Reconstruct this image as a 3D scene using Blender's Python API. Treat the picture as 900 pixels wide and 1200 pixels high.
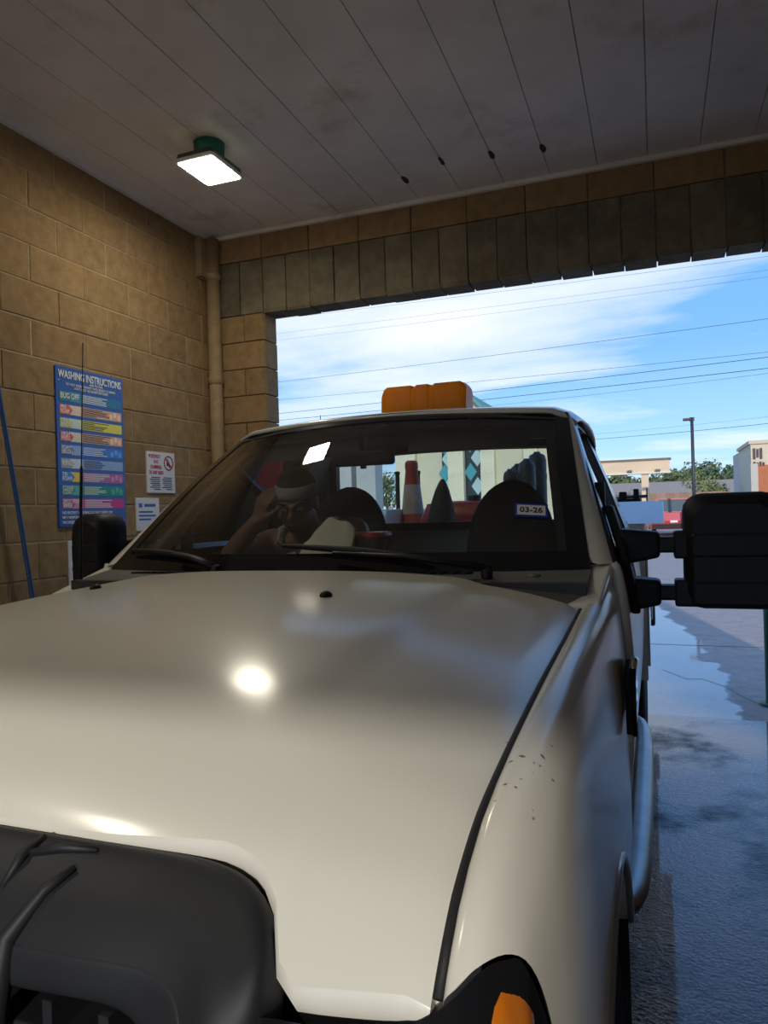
import bpy, bmesh, math, random
from mathutils import Vector, Matrix, Euler, noise as mnoise
random.seed(7)
for o in list(bpy.data.objects): bpy.data.objects.remove(o)
S = bpy.context.scene
COL = S.collection

# ---------------------------------------------------------------- camera
FPX = 850.0; CX, CY = 450.0, 600.0; EYE = Vector((0, 0, 1.56))
_y = Vector((320.0, -10.0, FPX)).normalized()              # bay direction seen from the camera (x right, y down, z ahead)
_h = Vector((320.0 - 1000, -10.0 + 30.0, FPX))
_u = _y.cross(_h).normalized()
if _u.y > 0: _u = -_u
_x = _y.cross(_u)
RW = Matrix((_x, _y, _u))                                   # camera coordinates -> world
cam = bpy.data.cameras.new('camera'); camo = bpy.data.objects.new('camera', cam); COL.objects.link(camo)
c0, c1, c2 = RW.col[0].copy(), RW.col[1].copy(), RW.col[2].copy()
m = Matrix((c0, -c1, -c2)).transposed().to_4x4(); m.translation = EYE
camo.matrix_world = m
cam.sensor_fit = 'AUTO'; cam.sensor_width = 36; cam.lens = FPX / 1200 * 36; cam.clip_end = 2000; cam.clip_start = .02
S.camera = camo
def ray(u, v): return RW @ Vector((u - CX, v - CY, FPX))
def atY(u, v, Y): d = ray(u, v); return EYE + d * (Y / d.y)
def atX(u, v, X): d = ray(u, v); return EYE + d * (X / d.x)

# ---------------------------------------------------------------- world and sun
W = bpy.data.worlds.new('sky'); S.world = W; W.use_nodes = True
nt = W.node_tree; nt.nodes.clear()
def N(t, kind, **kw):
    n = t.nodes.new(kind)
    for k, v in kw.items():
        if k.startswith('i_'): n.inputs[int(k[2:]) if k[2:].isdigit() else k[2:]].default_value = v
        else: setattr(n, k, v)
    return n
def ramp(t, stops, interp='LINEAR'):
    n = t.nodes.new('ShaderNodeValToRGB'); n.color_ramp.interpolation = interp
    e = n.color_ramp.elements
    while len(e) < len(stops): e.new(.5)
    for i, (p, c) in enumerate(stops):
        e[i].position = p; e[i].color = c if len(c) == 4 else (*c, 1)
    return n
def g(v): return (v, v, v)
tc = N(nt, 'ShaderNodeTexCoord'); sep = N(nt, 'ShaderNodeSeparateXYZ')
nt.links.new(tc.outputs['Generated'], sep.inputs[0])
sky = ramp(nt, [(0.0, (.30, .30, .30)), (.498, (.45, .46, .47)), (.5, (.56, .78, .96)), (.545, (.36, .64, .95)), (.60, (.20, .46, .90)), (.70, (.13, .36, .82)), (1, (.08, .24, .66))])
ma = N(nt, 'ShaderNodeMath', operation='MULTIPLY_ADD', i_1=.5, i_2=.5); nt.links.new(sep.outputs[2], ma.inputs[0]); nt.links.new(ma.outputs[0], sky.inputs[0])
zc = N(nt, 'ShaderNodeMath', operation='MAXIMUM', i_1=0.0); nt.links.new(sep.outputs[2], zc.inputs[0])
za = N(nt, 'ShaderNodeMath', operation='ADD', i_1=.12); nt.links.new(zc.outputs[0], za.inputs[0])
dv = N(nt, 'ShaderNodeVectorMath', operation='DIVIDE'); cmb = N(nt, 'ShaderNodeCombineXYZ')
for i in range(3): nt.links.new(za.outputs[0], cmb.inputs[i])
nt.links.new(tc.outputs['Generated'], dv.inputs[0]); nt.links.new(cmb.outputs[0], dv.inputs[1])
mp = N(nt, 'ShaderNodeMapping'); mp.inputs['Scale'].default_value = (.55, 1.0, .0); mp.inputs['Location'].default_value = (.35, .2, 0)
nt.links.new(dv.outputs[0], mp.inputs[0])
nz = N(nt, 'ShaderNodeTexNoise'); nz.inputs['Scale'].default_value = 1.1; nz.inputs['Detail'].default_value = 9; nz.inputs['Roughness'].default_value = .55; nz.inputs['Distortion'].default_value = .25
nt.links.new(mp.outputs[0], nz.inputs['Vector'])
# the cloud bank over the exit: a soft blob of cloud density around one direction
bank = ray(455, 372).normalized()
dot = N(nt, 'ShaderNodeVectorMath', operation='DISTANCE'); dot.inputs[1].default_value = bank
sc = N(nt, 'ShaderNodeVectorMath', operation='MULTIPLY'); sc.inputs[1].default_value = (1, 1, 2.9)
sb = Vector((bank.x, bank.y, bank.z * 2.9)); dot.inputs[1].default_value = sb
nt.links.new(tc.outputs['Generated'], sc.inputs[0]); nt.links.new(sc.outputs[0], dot.inputs[0])
mr = N(nt, 'ShaderNodeMapRange'); mr.inputs[1].default_value = .08; mr.inputs[2].default_value = .42; mr.inputs[3].default_value = .24; mr.inputs[4].default_value = 0
nt.links.new(dot.outputs['Value'], mr.inputs[0])
ad = N(nt, 'ShaderNodeMath', operation='ADD'); nt.links.new(nz.outputs[0], ad.inputs[0]); nt.links.new(mr.outputs[0], ad.inputs[1])
cl = ramp(nt, [(.50, g(0)), (.62, g(.55)), (.78, g(.95))]); nt.links.new(ad.outputs[0], cl.inputs[0])
up = N(nt, 'ShaderNodeMath', operation='GREATER_THAN', i_1=0.0); nt.links.new(sep.outputs[2], up.inputs[0])
cm = N(nt, 'ShaderNodeMath', operation='MULTIPLY'); nt.links.new(cl.outputs[0], cm.inputs[0]); nt.links.new(up.outputs[0], cm.inputs[1])
mx = N(nt, 'ShaderNodeMixRGB'); mx.inputs[2].default_value = (.80, .84, .90, 1)
nt.links.new(cm.outputs[0], mx.inputs[0]); nt.links.new(sky.outputs[0], mx.inputs[1])
bg = N(nt, 'ShaderNodeBackground'); bg.inputs[1].default_value = .90
wo = N(nt, 'ShaderNodeOutputWorld'); nt.links.new(mx.outputs[0], bg.inputs[0]); nt.links.new(bg.outputs[0], wo.inputs[0])

sun = bpy.data.lights.new('sun_offscreen', 'SUN'); sun.energy = 1.7; sun.angle = .016; sun.color = (1, .95, .87)
suno = bpy.data.objects.new('sun_offscreen', sun); COL.objects.link(suno)
suno.location = (-5, -10, 12)
suno.rotation_euler = Vector((-.235, 1.0, -.343)).to_track_quat('-Z', 'Y').to_euler()   # low afternoon sun from behind the camera, in through the bay entrance

S.view_settings.view_transform = 'Standard'; S.view_settings.look = 'None'
S.view_settings.exposure = 0.50; S.view_settings.gamma = 1.0; S.view_settings.use_curve_mapping = False
LAMP = 48.0

# ---------------------------------------------------------------- materials
MATS = {}
def mat(name, col, rough=.5, metal=0, spec=.5, coat=0, coatr=.05, noise=None, bump=None, emit=None, trans=0, rnd=0, alpha=1):
    """noise=(scale, amount, detail)  bump=(scale, strength, distance)"""
    if name in MATS: return MATS[name]
    m = bpy.data.materials.new(name); m.use_nodes = True; t = m.node_tree
    b = t.nodes['Principled BSDF']
    b.inputs['Base Color'].default_value = (*col, 1); b.inputs['Roughness'].default_value = rough; b.inputs['Metallic'].default_value = metal
    b.inputs['Specular IOR Level'].default_value = spec; b.inputs['Coat Weight'].default_value = coat; b.inputs['Coat Roughness'].default_value = coatr
    b.inputs['Transmission Weight'].default_value = trans; b.inputs['Alpha'].default_value = alpha
    tcn = t.nodes.new('ShaderNodeNewGeometry')
    if noise or rnd:
        cur = None
        hsv = N(t, 'ShaderNodeHueSaturation'); hsv.inputs['Color'].default_value = (*col, 1)
        val = N(t, 'ShaderNodeMath', operation='ADD', i_0=1.0, i_1=0.0)
        if noise:
            n1 = N(t, 'ShaderNodeTexNoise'); n1.inputs['Scale'].default_value = noise[0]; n1.inputs['Detail'].default_value = noise[2] if len(noise) > 2 else 5
            n1.inputs['Roughness'].default_value = .62
            t.links.new(tcn.outputs['Position'], n1.inputs['Vector'])
            r = N(t, 'ShaderNodeMapRange'); r.inputs[1].default_value = .3; r.inputs[2].default_value = .7; r.inputs[3].default_value = 1 - noise[1]; r.inputs[4].default_value = 1 + noise[1]
            t.links.new(n1.outputs[0], r.inputs[0]); t.links.new(r.outputs[0], val.inputs[0])
        if rnd:
            oi = N(t, 'ShaderNodeObjectInfo'); r2 = N(t, 'ShaderNodeMapRange'); r2.inputs[3].default_value = -rnd; r2.inputs[4].default_value = rnd
            t.links.new(oi.outputs['Random'], r2.inputs[0]); t.links.new(r2.outputs[0], val.inputs[1])
        t.links.new(val.outputs[0], hsv.inputs['Value']); t.links.new(hsv.outputs[0], b.inputs['Base Color'])
    if bump:
        n2 = N(t, 'ShaderNodeTexNoise'); n2.inputs['Scale'].default_value = bump[0]; n2.inputs['Detail'].default_value = 6; n2.inputs['Roughness'].default_value = .65
        t.links.new(tcn.outputs['Position'], n2.inputs['Vector'])
        bn = N(t, 'ShaderNodeBump'); bn.inputs['Strength'].default_value = bump[1]; bn.inputs['Distance'].default_value = bump[2] if len(bump) > 2 else .01
        t.links.new(n2.outputs[0], bn.inputs['Height']); t.links.new(bn.outputs[0], b.inputs['Normal'])
    if emit:
        b.inputs['Emission Color'].default_value = (*emit[0], 1); b.inputs['Emission Strength'].default_value = emit[1]
    MATS[name] = m
    return m
def glass_mat(name, tint, rough=.0, dust=.03, dustcol=(.5, .48, .42)):
    """thin pane: tinted see-through plus mirror reflection by Fresnel, a little dust"""
    m = bpy.data.materials.new(name); m.use_nodes = True; t = m.node_tree; t.nodes.clear()
    tr = N(t, 'ShaderNodeBsdfTransparent'); tr.inputs[0].default_value = (*tint, 1)
    gl = N(t, 'ShaderNodeBsdfGlossy'); gl.inputs['Roughness'].default_value = rough; gl.inputs[0].default_value = (1, 1, 1, 1)
    df = N(t, 'ShaderNodeBsdfDiffuse'); df.inputs[0].default_value = (*dustcol, 1)
    fr = N(t, 'ShaderNodeFresnel'); fr.inputs[0].default_value = 1.45
    tcn = N(t, 'ShaderNodeTexCoord'); nn = N(t, 'ShaderNodeTexNoise'); nn.inputs['Scale'].default_value = 9; nn.inputs['Detail'].default_value = 10; nn.inputs['Roughness'].default_value = .75
    t.links.new(tcn.outputs['Object'], nn.inputs['Vector'])
    r = N(t, 'ShaderNodeMapRange'); r.inputs[1].default_value = .35; r.inputs[2].default_value = .8; r.inputs[3].default_value = dust * .4; r.inputs[4].default_value = dust * 2.4
    t.links.new(nn.outputs[0], r.inputs[0])
    m1 = N(t, 'ShaderNodeMixShader'); m2 = N(t, 'ShaderNodeMixShader'); out = N(t, 'ShaderNodeOutputMaterial')
    t.links.new(r.outputs[0], m1.inputs[0]); t.links.new(tr.outputs[0], m1.inputs[1]); t.links.new(df.outputs[0], m1.inputs[2])
    t.links.new(fr.outputs[0], m2.inputs[0]); t.links.new(m1.outputs[0], m2.inputs[1]); t.links.new(gl.outputs[0], m2.inputs[2])
    t.links.new(m2.outputs[0], out.inputs[0]); MATS[name] = m
    return m
def paint_mat():
    m = mat('cream_paint', (.74, .71, .62), .45, coat=.75, coatr=.17, noise=(1.5, .03, 3))
    t = m.node_tree; b = t.nodes['Principled BSDF']
    # dried mud spatter on the driver side front fender 
    tcn = N(t, 'ShaderNodeTexCoord')
    d = N(t, 'ShaderNodeVectorMath', operation='DISTANCE')
    sv = N(t, 'ShaderNodeVectorMath', operation='MULTIPLY'); sv.inputs[1].default_value = (1, .38, 1)
    d.inputs[1].default_value = (-1.04 + .875, .90 * .38, 1.235)
    t.links.new(tcn.outputs['Object'], sv.inputs[0]); t.links.new(sv.outputs[0], d.inputs[0])
    n1 = N(t, 'ShaderNodeTexNoise'); n1.inputs['Scale'].default_value = 55; n1.inputs['Detail'].default_value = 2
    t.links.new(tcn.outputs['Object'], n1.inputs['Vector'])
    r = N(t, 'ShaderNodeMapRange'); r.inputs[1].default_value = .02; r.inputs[2].default_value = .13; r.inputs[3].default_value = .07; r.inputs[4].default_value = -.2
    t.links.new(d.outputs['Value'], r.inputs[0])
    a = N(t, 'ShaderNodeMath', operation='ADD'); t.links.new(n1.outputs[0], a.inputs[0]); t.links.new(r.outputs[0], a.inputs[1])
    k = ramp(t, [(.70, g(0)), (.74, g(1))]); t.links.new(a.outputs[0], k.inputs[0])
    mixn = N(t, 'ShaderNodeMixRGB'); mixn.inputs[2].default_value = (.16, .13, .085, 1)
    src = b.inputs['Base Color'].links[0].from_socket
    t.links.new(k.outputs[0], mixn.inputs[0]); t.links.new(src, mixn.inputs[1]); t.links.new(mixn.outputs[0], b.inputs['Base Color'])
    return m
PAINT = paint_mat()
BLOCK = mat('tan_split_block', (.30, .195, .095), .9, spec=.15, noise=(14, .22, 8), bump=(90, .5, .006), rnd=.10)
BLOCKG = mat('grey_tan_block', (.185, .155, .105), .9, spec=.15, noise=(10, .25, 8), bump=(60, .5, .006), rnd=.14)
MORTAR = mat('mortar', (.36, .29, .19), .95, spec=.1, noise=(20, .2))
PLANK = mat('ceiling_paint', (.80, .745, .70), .7, noise=(2.2, .10, 8), rnd=.03)
def stain(m, lo, hi, col, scale):                            # dirt and damp marks with shapes of their own
    t = m.node_tree; b = t.nodes['Principled BSDF']; ge = N(t, 'ShaderNodeNewGeometry'); n = N(t, 'ShaderNodeTexNoise'); n.inputs['Scale'].default_value = scale; n.inputs['Detail'].default_value = 9; n.inputs['Roughness'].default_value = .68
    t.links.new(ge.outputs['Position'], n.inputs['Vector']); r = ramp(t, [(lo, g(0)), (hi, g(.75))]); t.links.new(n.outputs[0], r.inputs[0])
    mx_ = N(t, 'ShaderNodeMixRGB'); mx_.inputs[2].default_value = (*col, 1); src = b.inputs['Base Color'].links[0].from_socket
    t.links.new(r.outputs[0], mx_.inputs[0]); t.links.new(src, mx_.inputs[1]); t.links.new(mx_.outputs[0], b.inputs['Base Color'])
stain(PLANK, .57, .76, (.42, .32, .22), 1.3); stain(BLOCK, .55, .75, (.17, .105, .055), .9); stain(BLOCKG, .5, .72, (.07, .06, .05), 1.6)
BLACKP = mat('black_plastic', (.008, .009, .010), .55, spec=.35, noise=(30, .15), bump=(400, .12, .001))
BLACKG = mat('grille_plastic', (.014, .015, .018), .55, spec=.4, noise=(6, .25, 7), bump=(500, .15, .001))
BLACKR = mat('rubber', (.010, .010, .011), .65, bump=(60, .3, .004))
GAP = mat('panel_gap_black', (.006, .006, .006), .9)
CHROME = mat('chrome', (.75, .76, .78), .12, metal=1)
STEEL = mat('dull_steel', (.36, .36, .37), .38, metal=1, noise=(8, .2))
FRIT = mat('frit_black', (.008, .008, .010), .12)
DASH = mat('dash_plastic', (.035, .033, .03), .6, bump=(200, .2, .001))
TRIM = mat('interior_trim', (.16, .15, .135), .7)
HEADL = mat('headliner', (.085, .082, .075), .9)
SEATF = mat('seat_fabric', (.022, .024, .030), .85, bump=(300, .3, .002))
AMBER = mat('amber_lens', (.85, .22, .01), .18, trans=.35, coat=.6)
AMBER2 = mat('amber_beacon_lens', (1.0, .44, .02), .35, coat=.4, coatr=.05)
_t = AMBER2.node_tree; _tl = N(_t, 'ShaderNodeBsdfTranslucent'); _tl.inputs[0].default_value = (1, .46, .02, 1); _ms = N(_t, 'ShaderNodeMixShader'); _ms.inputs[0].default_value = .6
_o = _t.nodes['Material Output']; _t.links.new(_t.nodes['Principled BSDF'].outputs[0], _ms.inputs[1]); _t.links.new(_tl.outputs[0], _ms.inputs[2]); _t.links.new(_ms.outputs[0], _o.inputs[0])
WS = glass_mat('windshield_glass', (.90, .93, .92), dust=.03)
SG = glass_mat('side_glass', (.64, .68, .68), dust=.02)
RG = glass_mat('rear_glass', (.88, .93, .93), dust=.012)

# ---------------------------------------------------------------- mesh helpers
def tag(o, label, cat, group=None):
    o['label'] = label; o['category'] = cat
    if group: o['group'] = group
    return o
def struct(o, label=None):
    o['kind'] = 'structure'
    if label: o['label'] = label
    return o
def link(name, me, material=None, parent=None):
    o = bpy.data.objects.new(name, me); COL.objects.link(o)
    if material and not me.materials: me.materials.append(material)
    if parent is not None:
        o.parent = parent
        base = parent.get('_base')
        p = parent; off = Vector((0, 0, 0))
        while p is not None: off += p.location; p = p.parent
        o.location = -off                                    # meshes are given in world coordinates
    return o
def root(name, loc, label, cat, group=None):
    e = bpy.data.objects.new(name, None); COL.objects.link(e); e.location = loc; e.empty_display_size = .1
    return tag(e, label, cat, group)
def mesh(name, v, f, material, parent=None, smooth=False, solid=0, bevel=0, sub=0, off=0, weld=False):
    me = bpy.data.meshes.new(name)
    me.from_pydata([tuple(p) for p in v], [], [tuple(q) for q in f]); me.update()
    bm = bmesh.new(); bm.from_mesh(me)
    if weld: bmesh.ops.remove_doubles(bm, verts=bm.verts, dist=1e-5)
    bmesh.ops.recalc_face_normals(bm, faces=bm.faces); bm.to_mesh(me); bm.free()
    if smooth:
        for p in me.polygons: p.use_smooth = True
    o = link(name, me, material, parent)
    if sub:
        md = o.modifiers.new('sub', 'SUBSURF'); md.levels = sub; md.render_levels = sub
    if solid:
        md = o.modifiers.new('solid', 'SOLIDIFY'); md.thickness = solid; md.offset = off
    if bevel:
        md = o.modifiers.new('bevel', 'BEVEL'); md.width = bevel; md.segments = 3; md.limit_method = 'ANGLE'; md.angle_limit = .6
        md.harden_normals = False
    return o
def loft(name, rows, material, parent=None, smooth=True, closed=False, **kw):
    n = len(rows[0]); v = [p for r in rows for p in r]; f = []
    for i in range(len(rows) - 1):
        for j in range(n if closed else n - 1):
            k = (j + 1) % n
            f.append((i * n + j, i * n + k, (i + 1) * n + k, (i + 1) * n + j))
    return mesh(name, v, f, material, parent, smooth, **kw)
def boxd(a, b):
    (x0, y0, z0), (x1, y1, z1) = a, b
    v = [(x0, y0, z0), (x1, y0, z0), (x1, y1, z0), (x0, y1, z0), (x0, y0, z1), (x1, y0, z1), (x1, y1, z1), (x0, y1, z1)]
    return v, [(0, 3, 2, 1), (4, 5, 6, 7), (0, 1, 5, 4), (1, 2, 6, 5), (2, 3, 7, 6), (3, 0, 4, 7)]
def box(name, a, b, material, parent=None, bevel=0, smooth=False):
    v, f = boxd(a, b)
    return mesh(name, v, f, material, parent, smooth, bevel=bevel)
def boxes(name, lst, material, parent=None, bevel=0):
    V, Fc = [], []
    for a, b in lst:
        v, f = boxd(a, b); k = len(V); V += v; Fc += [tuple(i + k for i in q) for q in f]
    return mesh(name, V, Fc, material, parent, bevel=bevel)
def prism(name, pts, d, material, parent=None, bevel=0, smooth=False):
    """closed outline pts (3D, planar) pushed along the vector d"""
    n = len(pts); d = Vector(d); v = [Vector(p) for p in pts] + [Vector(p) + d for p in pts]
    f = [tuple(range(n)), tuple(range(2 * n - 1, n - 1, -1))] + [(i, (i + 1) % n, n + (i + 1) % n, n + i) for i in range(n)]
    return mesh(name, v, f, material, parent, smooth, bevel=bevel)
def tubed(pts, r, n=10, flat=1.0):
    pts = [Vector(p) for p in pts]; rs = r if isinstance(r, (list, tuple)) else [r] * len(pts)
    rows = []; ref = Vector((0.013, .021, 1))
    for i, p in enumerate(pts):
        d = (pts[min(i + 1, len(pts) - 1)] - pts[max(i - 1, 0)]).normalized()
        a = d.cross(ref)
        if a.length < .1: a = d.cross(Vector((1, 0, 0)))
        a.normalize(); b = d.cross(a).normalized()
        rows.append([p + (a * math.cos(2 * math.pi * k / n) + b * math.sin(2 * math.pi * k / n) * flat) * rs[i] for k in range(n)])
    v = [p for q in rows for p in q]; f = []
    for i in range(len(rows) - 1):
        for j in range(n):
            k = (j + 1) % n; f.append((i * n + j, i * n + k, (i + 1) * n + k, (i + 1) * n + j))
    f.append(tuple(range(n))); f.append(tuple((len(rows) - 1) * n + k for k in range(n)))
    return v, f
def tube(name, pts, r, material, parent=None, n=10, flat=1.0, **kw):
    v, f = tubed(pts, r, n, flat)
    o = mesh(name, v, f, material, parent, True, **kw)
    return o
def lathe(name, prof, c, axis, material, parent=None, n=24, smooth=True, **kw):
    """prof: (radius, along) pairs around the axis 'x','y' or 'z' through c"""
    rows = []
    for r, a in prof:
        row = []
        for k in range(n):
            t = 2 * math.pi * k / n; p, q = r * math.cos(t), r * math.sin(t)
            row.append(Vector(c) + Vector({'z': (p, q, a), 'x': (a, p, q), 'y': (p, a, q)}[axis]))
        rows.append(row)
    return loft(name, rows, material, parent, smooth, closed=True, **kw)
def ellip(name, c, r, material, parent=None, n=16, rot=None):
    bm = bmesh.new(); bmesh.ops.create_uvsphere(bm, u_segments=n, v_segments=n * 2 // 3, radius=1)
    M = Matrix.Translation(Vector(c)) @ (Euler(rot).to_matrix().to_4x4() if rot else Matrix.Identity(4)) @ Matrix.Diagonal((*r, 1))
    bm.transform(M); me = bpy.data.meshes.new(name); bm.to_mesh(me); bm.free()
    for p in me.polygons: p.use_smooth = True
    return link(name, me, material, parent)
def text(name, s, size, M, material, parent, align='LEFT', depth=.0012, xs=1.0, bold=0):
    cu = bpy.data.curves.new(name, 'FONT'); cu.body = s; cu.size = size; cu.align_x = align; cu.extrude = depth; cu.resolution_u = 3; cu.offset = bold
    t = bpy.data.objects.new(name, cu); COL.objects.link(t)
    bpy.context.view_layer.update()
    me = bpy.data.meshes.new_from_object(t.evaluated_get(bpy.context.evaluated_depsgraph_get()))
    bpy.data.objects.remove(t); bpy.data.curves.remove(cu)
    me.transform(M @ Matrix.Diagonal((xs, 1, 1, 1))); me.materials.clear()
    return link(name, me, material, parent)
def frame_m(o, ex, ey):
    ex = Vector(ex).normalized(); ey = Vector(ey).normalized(); ez = ex.cross(ey)
    M = Matrix((ex, ey, ez)).transposed().to_4x4(); M.translation = Vector(o); return M
def dup(o, loc, parent=None, label=None):
    c = o.copy(); COL.objects.link(c); c.location = loc
    if parent: c.parent = parent
    for ch in list(o.children):
        d = ch.copy(); COL.objects.link(d); d.parent = c
    if label: c['label'] = label
    return c
def lerp(tab, x):
    if x <= tab[0][0]: return tab[0][1]
    for (a, p), (b, q) in zip(tab, tab[1:]):
        if x <= b: t = (x - a) / (b - a); return p + (q - p) * t
    return tab[-1][1]
def sm(tab, x):                                             # smooth (cosine-free Catmull) interpolation
    n = len(tab)
    if x <= tab[0][0]: return tab[0][1]
    if x >= tab[-1][0]: return tab[-1][1]
    for i in range(n - 1):
        if x <= tab[i + 1][0]:
            x0, y0 = tab[i]; x1, y1 = tab[i + 1]; h = x1 - x0; t = (x - x0) / h
            m0 = (y1 - tab[i - 1][1]) / (x1 - tab[i - 1][0]) if i > 0 else (y1 - y0) / h
            m1 = (tab[i + 2][1] - y0) / (tab[i + 2][0] - x0) if i + 2 < n else (y1 - y0) / h
            return (2*t**3 - 3*t**2 + 1) * y0 + (t**3 - 2*t**2 + t) * h * m0 + (-2*t**3 + 3*t**2) * y1 + (t**3 - t**2) * h * m1
exec_order = None

# ================================================================ the wash bay
XL, XR, YF, YB, ZC, CH = -3.22, 1.60, 4.85, -4.4, 3.72, .2067
ZO = CH * 15                                               # underside of the lintel
BL = .4064
def block_mesh(name, L, H, D, material, axis):
    """a block with softly chamfered face; axis: outward normal"""
    a, b, e, jn = L / 2 - .0035, H / 2 - .0035, .004, .003
    v = [(-a, 0, -b), (a, 0, -b), (a, 0, b), (-a, 0, b), (-a + e, -jn, -b + e), (a - e, -jn, -b + e), (a - e, -jn, b - e), (-a + e, -jn, b - e)]
    v += [(-a, D, -b), (a, D, -b), (a, D, b), (-a, D, b)]
    f = [(4, 5, 6, 7), (0, 1, 5, 4), (1, 2, 6, 5), (2, 3, 7, 6), (3, 0, 4, 7), (8, 9, 1, 0), (9, 10, 2, 1), (10, 11, 3, 2), (11, 8, 0, 3), (11, 10, 9, 8)]
    rot = {'-y': 0, '+x': math.pi / 2, '-x': -math.pi / 2, '+y': math.pi}[axis]
    me = bpy.data.meshes.new(name); me.from_pydata(v, [], f); me.transform(Matrix.Rotation(rot, 4, 'Z')); me.materials.append(material); me.update()
    return me
def put(me, loc, parent, jit=.002):
    o = bpy.data.objects.new('block', me); COL.objects.link(o); o.parent = parent
    o.location = Vector(loc) + Vector((random.uniform(-jit, jit), random.uniform(-jit, jit), 0)) - parent.location
    return o
def courses(parent, axis, fixed, a0, a1, z0, z1, material, phase=0.0):
    """running bond between a0 and a1 along the wall"""
    cache = {}
    nrow = round((z1 - z0) / CH)
    for r in range(nrow):
        x = a0; rr = round(z0 / CH) + r
        first = (phase + (BL / 2 if rr % 2 else 0)) % BL
        edges = [a0]
        k = a0 + first
        while k < a1 - .04:
            if k > a0 + .04: edges.append(k)
            k += BL
        edges.append(a1)
        for p, q in zip(edges, edges[1:]):
            L = round(q - p, 3)
            if L not in cache: cache[L] = block_mesh('block', L, CH, .03, material, axis)
            c = (p + q) / 2; z = z0 + (r + .5) * CH
            loc = {'+x': (fixed, c, z), '-x': (fixed, c, z), '-y': (c, fixed, z), '+y': (c, fixed, z)}[axis]
            put(cache[L], loc, parent)
wl = struct(box('wall_left', (XL - .19, YB, 0), (XL - .001, YF + .19, ZC + .25), MORTAR), 'tan concrete block wall carrying the wash signs')
courses(wl, '+x', XL, YB, YF, 0, ZC, BLOCK, phase=.17)
wr = struct(box('wall_right', (XR + .001, YB, 0), (XR + .19, YF + .19, ZC + .25), MORTAR))
courses(wr, '-x', XR, YB, YF, 0, ZC, BLOCK, phase=.05)
PX = -2.755                                                # open edge of the left pier
OX = 1.05                                                  # open edge of the right pier
wf = struct(boxes('wall_front', [((XL, YF + .02, 0), (PX - .02, YF + .17, ZO)), ((OX + .02, YF + .02, 0), (XR, YF + .17, ZO)),
    ((XL - .19, YF + .02, ZO + .02), (XR + .19, YF + .17, ZC + .25))], MORTAR), 'block piers and lintel around the exit')
courses(wf, '-y', YF, XL + .02, PX, 0, ZO, BLOCK, phase=.27)
courses(wf, '-y', YF, OX, XR, 0, ZO, BLOCK)
bs = block_mesh('block', .19, CH, .03, BLOCK, '+x'); be = block_mesh('block', .19, CH, .03, BLOCK, '-x')
for r in range(15):
    put(bs, (PX, YF + .10, (r + .5) * CH), wf); put(be, (OX, YF + .10, (r + .5) * CH), wf)
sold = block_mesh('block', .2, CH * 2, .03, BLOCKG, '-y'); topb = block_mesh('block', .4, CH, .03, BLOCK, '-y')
x = XL + .06
while x < XR + .1:
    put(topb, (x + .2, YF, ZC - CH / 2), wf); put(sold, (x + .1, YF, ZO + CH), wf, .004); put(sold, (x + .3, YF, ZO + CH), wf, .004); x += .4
# underside of the lintel, one soffit block for each soldier
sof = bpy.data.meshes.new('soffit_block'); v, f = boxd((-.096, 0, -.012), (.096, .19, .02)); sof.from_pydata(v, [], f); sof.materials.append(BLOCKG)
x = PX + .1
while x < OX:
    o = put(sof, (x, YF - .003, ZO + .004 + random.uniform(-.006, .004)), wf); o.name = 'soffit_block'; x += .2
wb = struct(boxes('wall_back', [((XL, YB, 0), (XL + .45, YB + .19, ZO)), ((XR - .45, YB, 0), (XR, YB + .19, ZO)), ((XL, YB, ZO), (XR, YB + .19, ZC))], BLOCK))
# ceiling boards, 0.30 m wide, running along the bay
ce = struct(box('ceiling', (XL - .19, YB, ZC + .022), (XR + .19, YF + .02, ZC + .24), PLANK), 'grey painted board ceiling of the wash bay')
px0 = .005 - .2985 * 11
bme = bpy.data.meshes.new('plank'); v, f = boxd((-.1468, YB, 0), (.1468, YF, .02)); bme.from_pydata(v, [], f); bme.materials.append(PLANK)
i = 0; x = px0
while x < XR:
    o = bpy.data.objects.new('plank', bme); COL.objects.link(o); o.parent = ce; o.location = (x + .149, 0, ZC + random.uniform(0, .003)); x += .2985
box('edge_strip', (XL, YB, ZC - .028), (XL + .035, YF, ZC + .01), PLANK, ce); box('edge_strip', (XL, YF - .03, ZC - .025), (XR, YF, ZC + .01), PLANK, ce)
RUST = mat('rust_brown', (.06, .035, .018), .9)
for k, xx in enumerate((-1.19, -.886, -.585, -1.48)):       # rusted fixings showing at the ends of the board joints
    mesh('rust_spot', [(xx + .022 * math.cos(a) * random.uniform(.5, 1.1), 4.35 + .05 * k + .06 * math.sin(a), ZC - .0015) for a in [j * .785 for j in range(8)]], [tuple(range(8))], RUST, ce)

# corner pipe and plate
CONC = mat('painted_pipe', (.31, .215, .115), .7, noise=(12, .2))
pr = root('corner_pipe', (XL + .07, YF - .07, 0), 'tan painted pipe standing in the wall corner', 'pipe')
tube('pipe', [(XL + .07, YF - .07, 0), (XL + .07, YF - .07, ZC - .03)], .052, CONC, pr, n=14)
for z in (.6, 1.6, 2.6, 3.4): lathe('pipe_clamp', [(.054, -.025), (.06, -.02), (.06, .02), (.054, .025)], (XL + .07, YF - .07, z), 'z', CONC, pr, n=14)
bp = root('wall_box', (XL, 4.72, 3.37), 'small tan cover plate high on the wall by the corner', 'cover plate')
box('cover', (XL - .004, 4.655, 3.385), (XL + .05, 4.755, 3.68), CONC, bp, bevel=.006); box('lip', (XL - .004, 4.645, 3.375), (XL + .022, 4.765, 3.392), CONC, bp)

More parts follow.
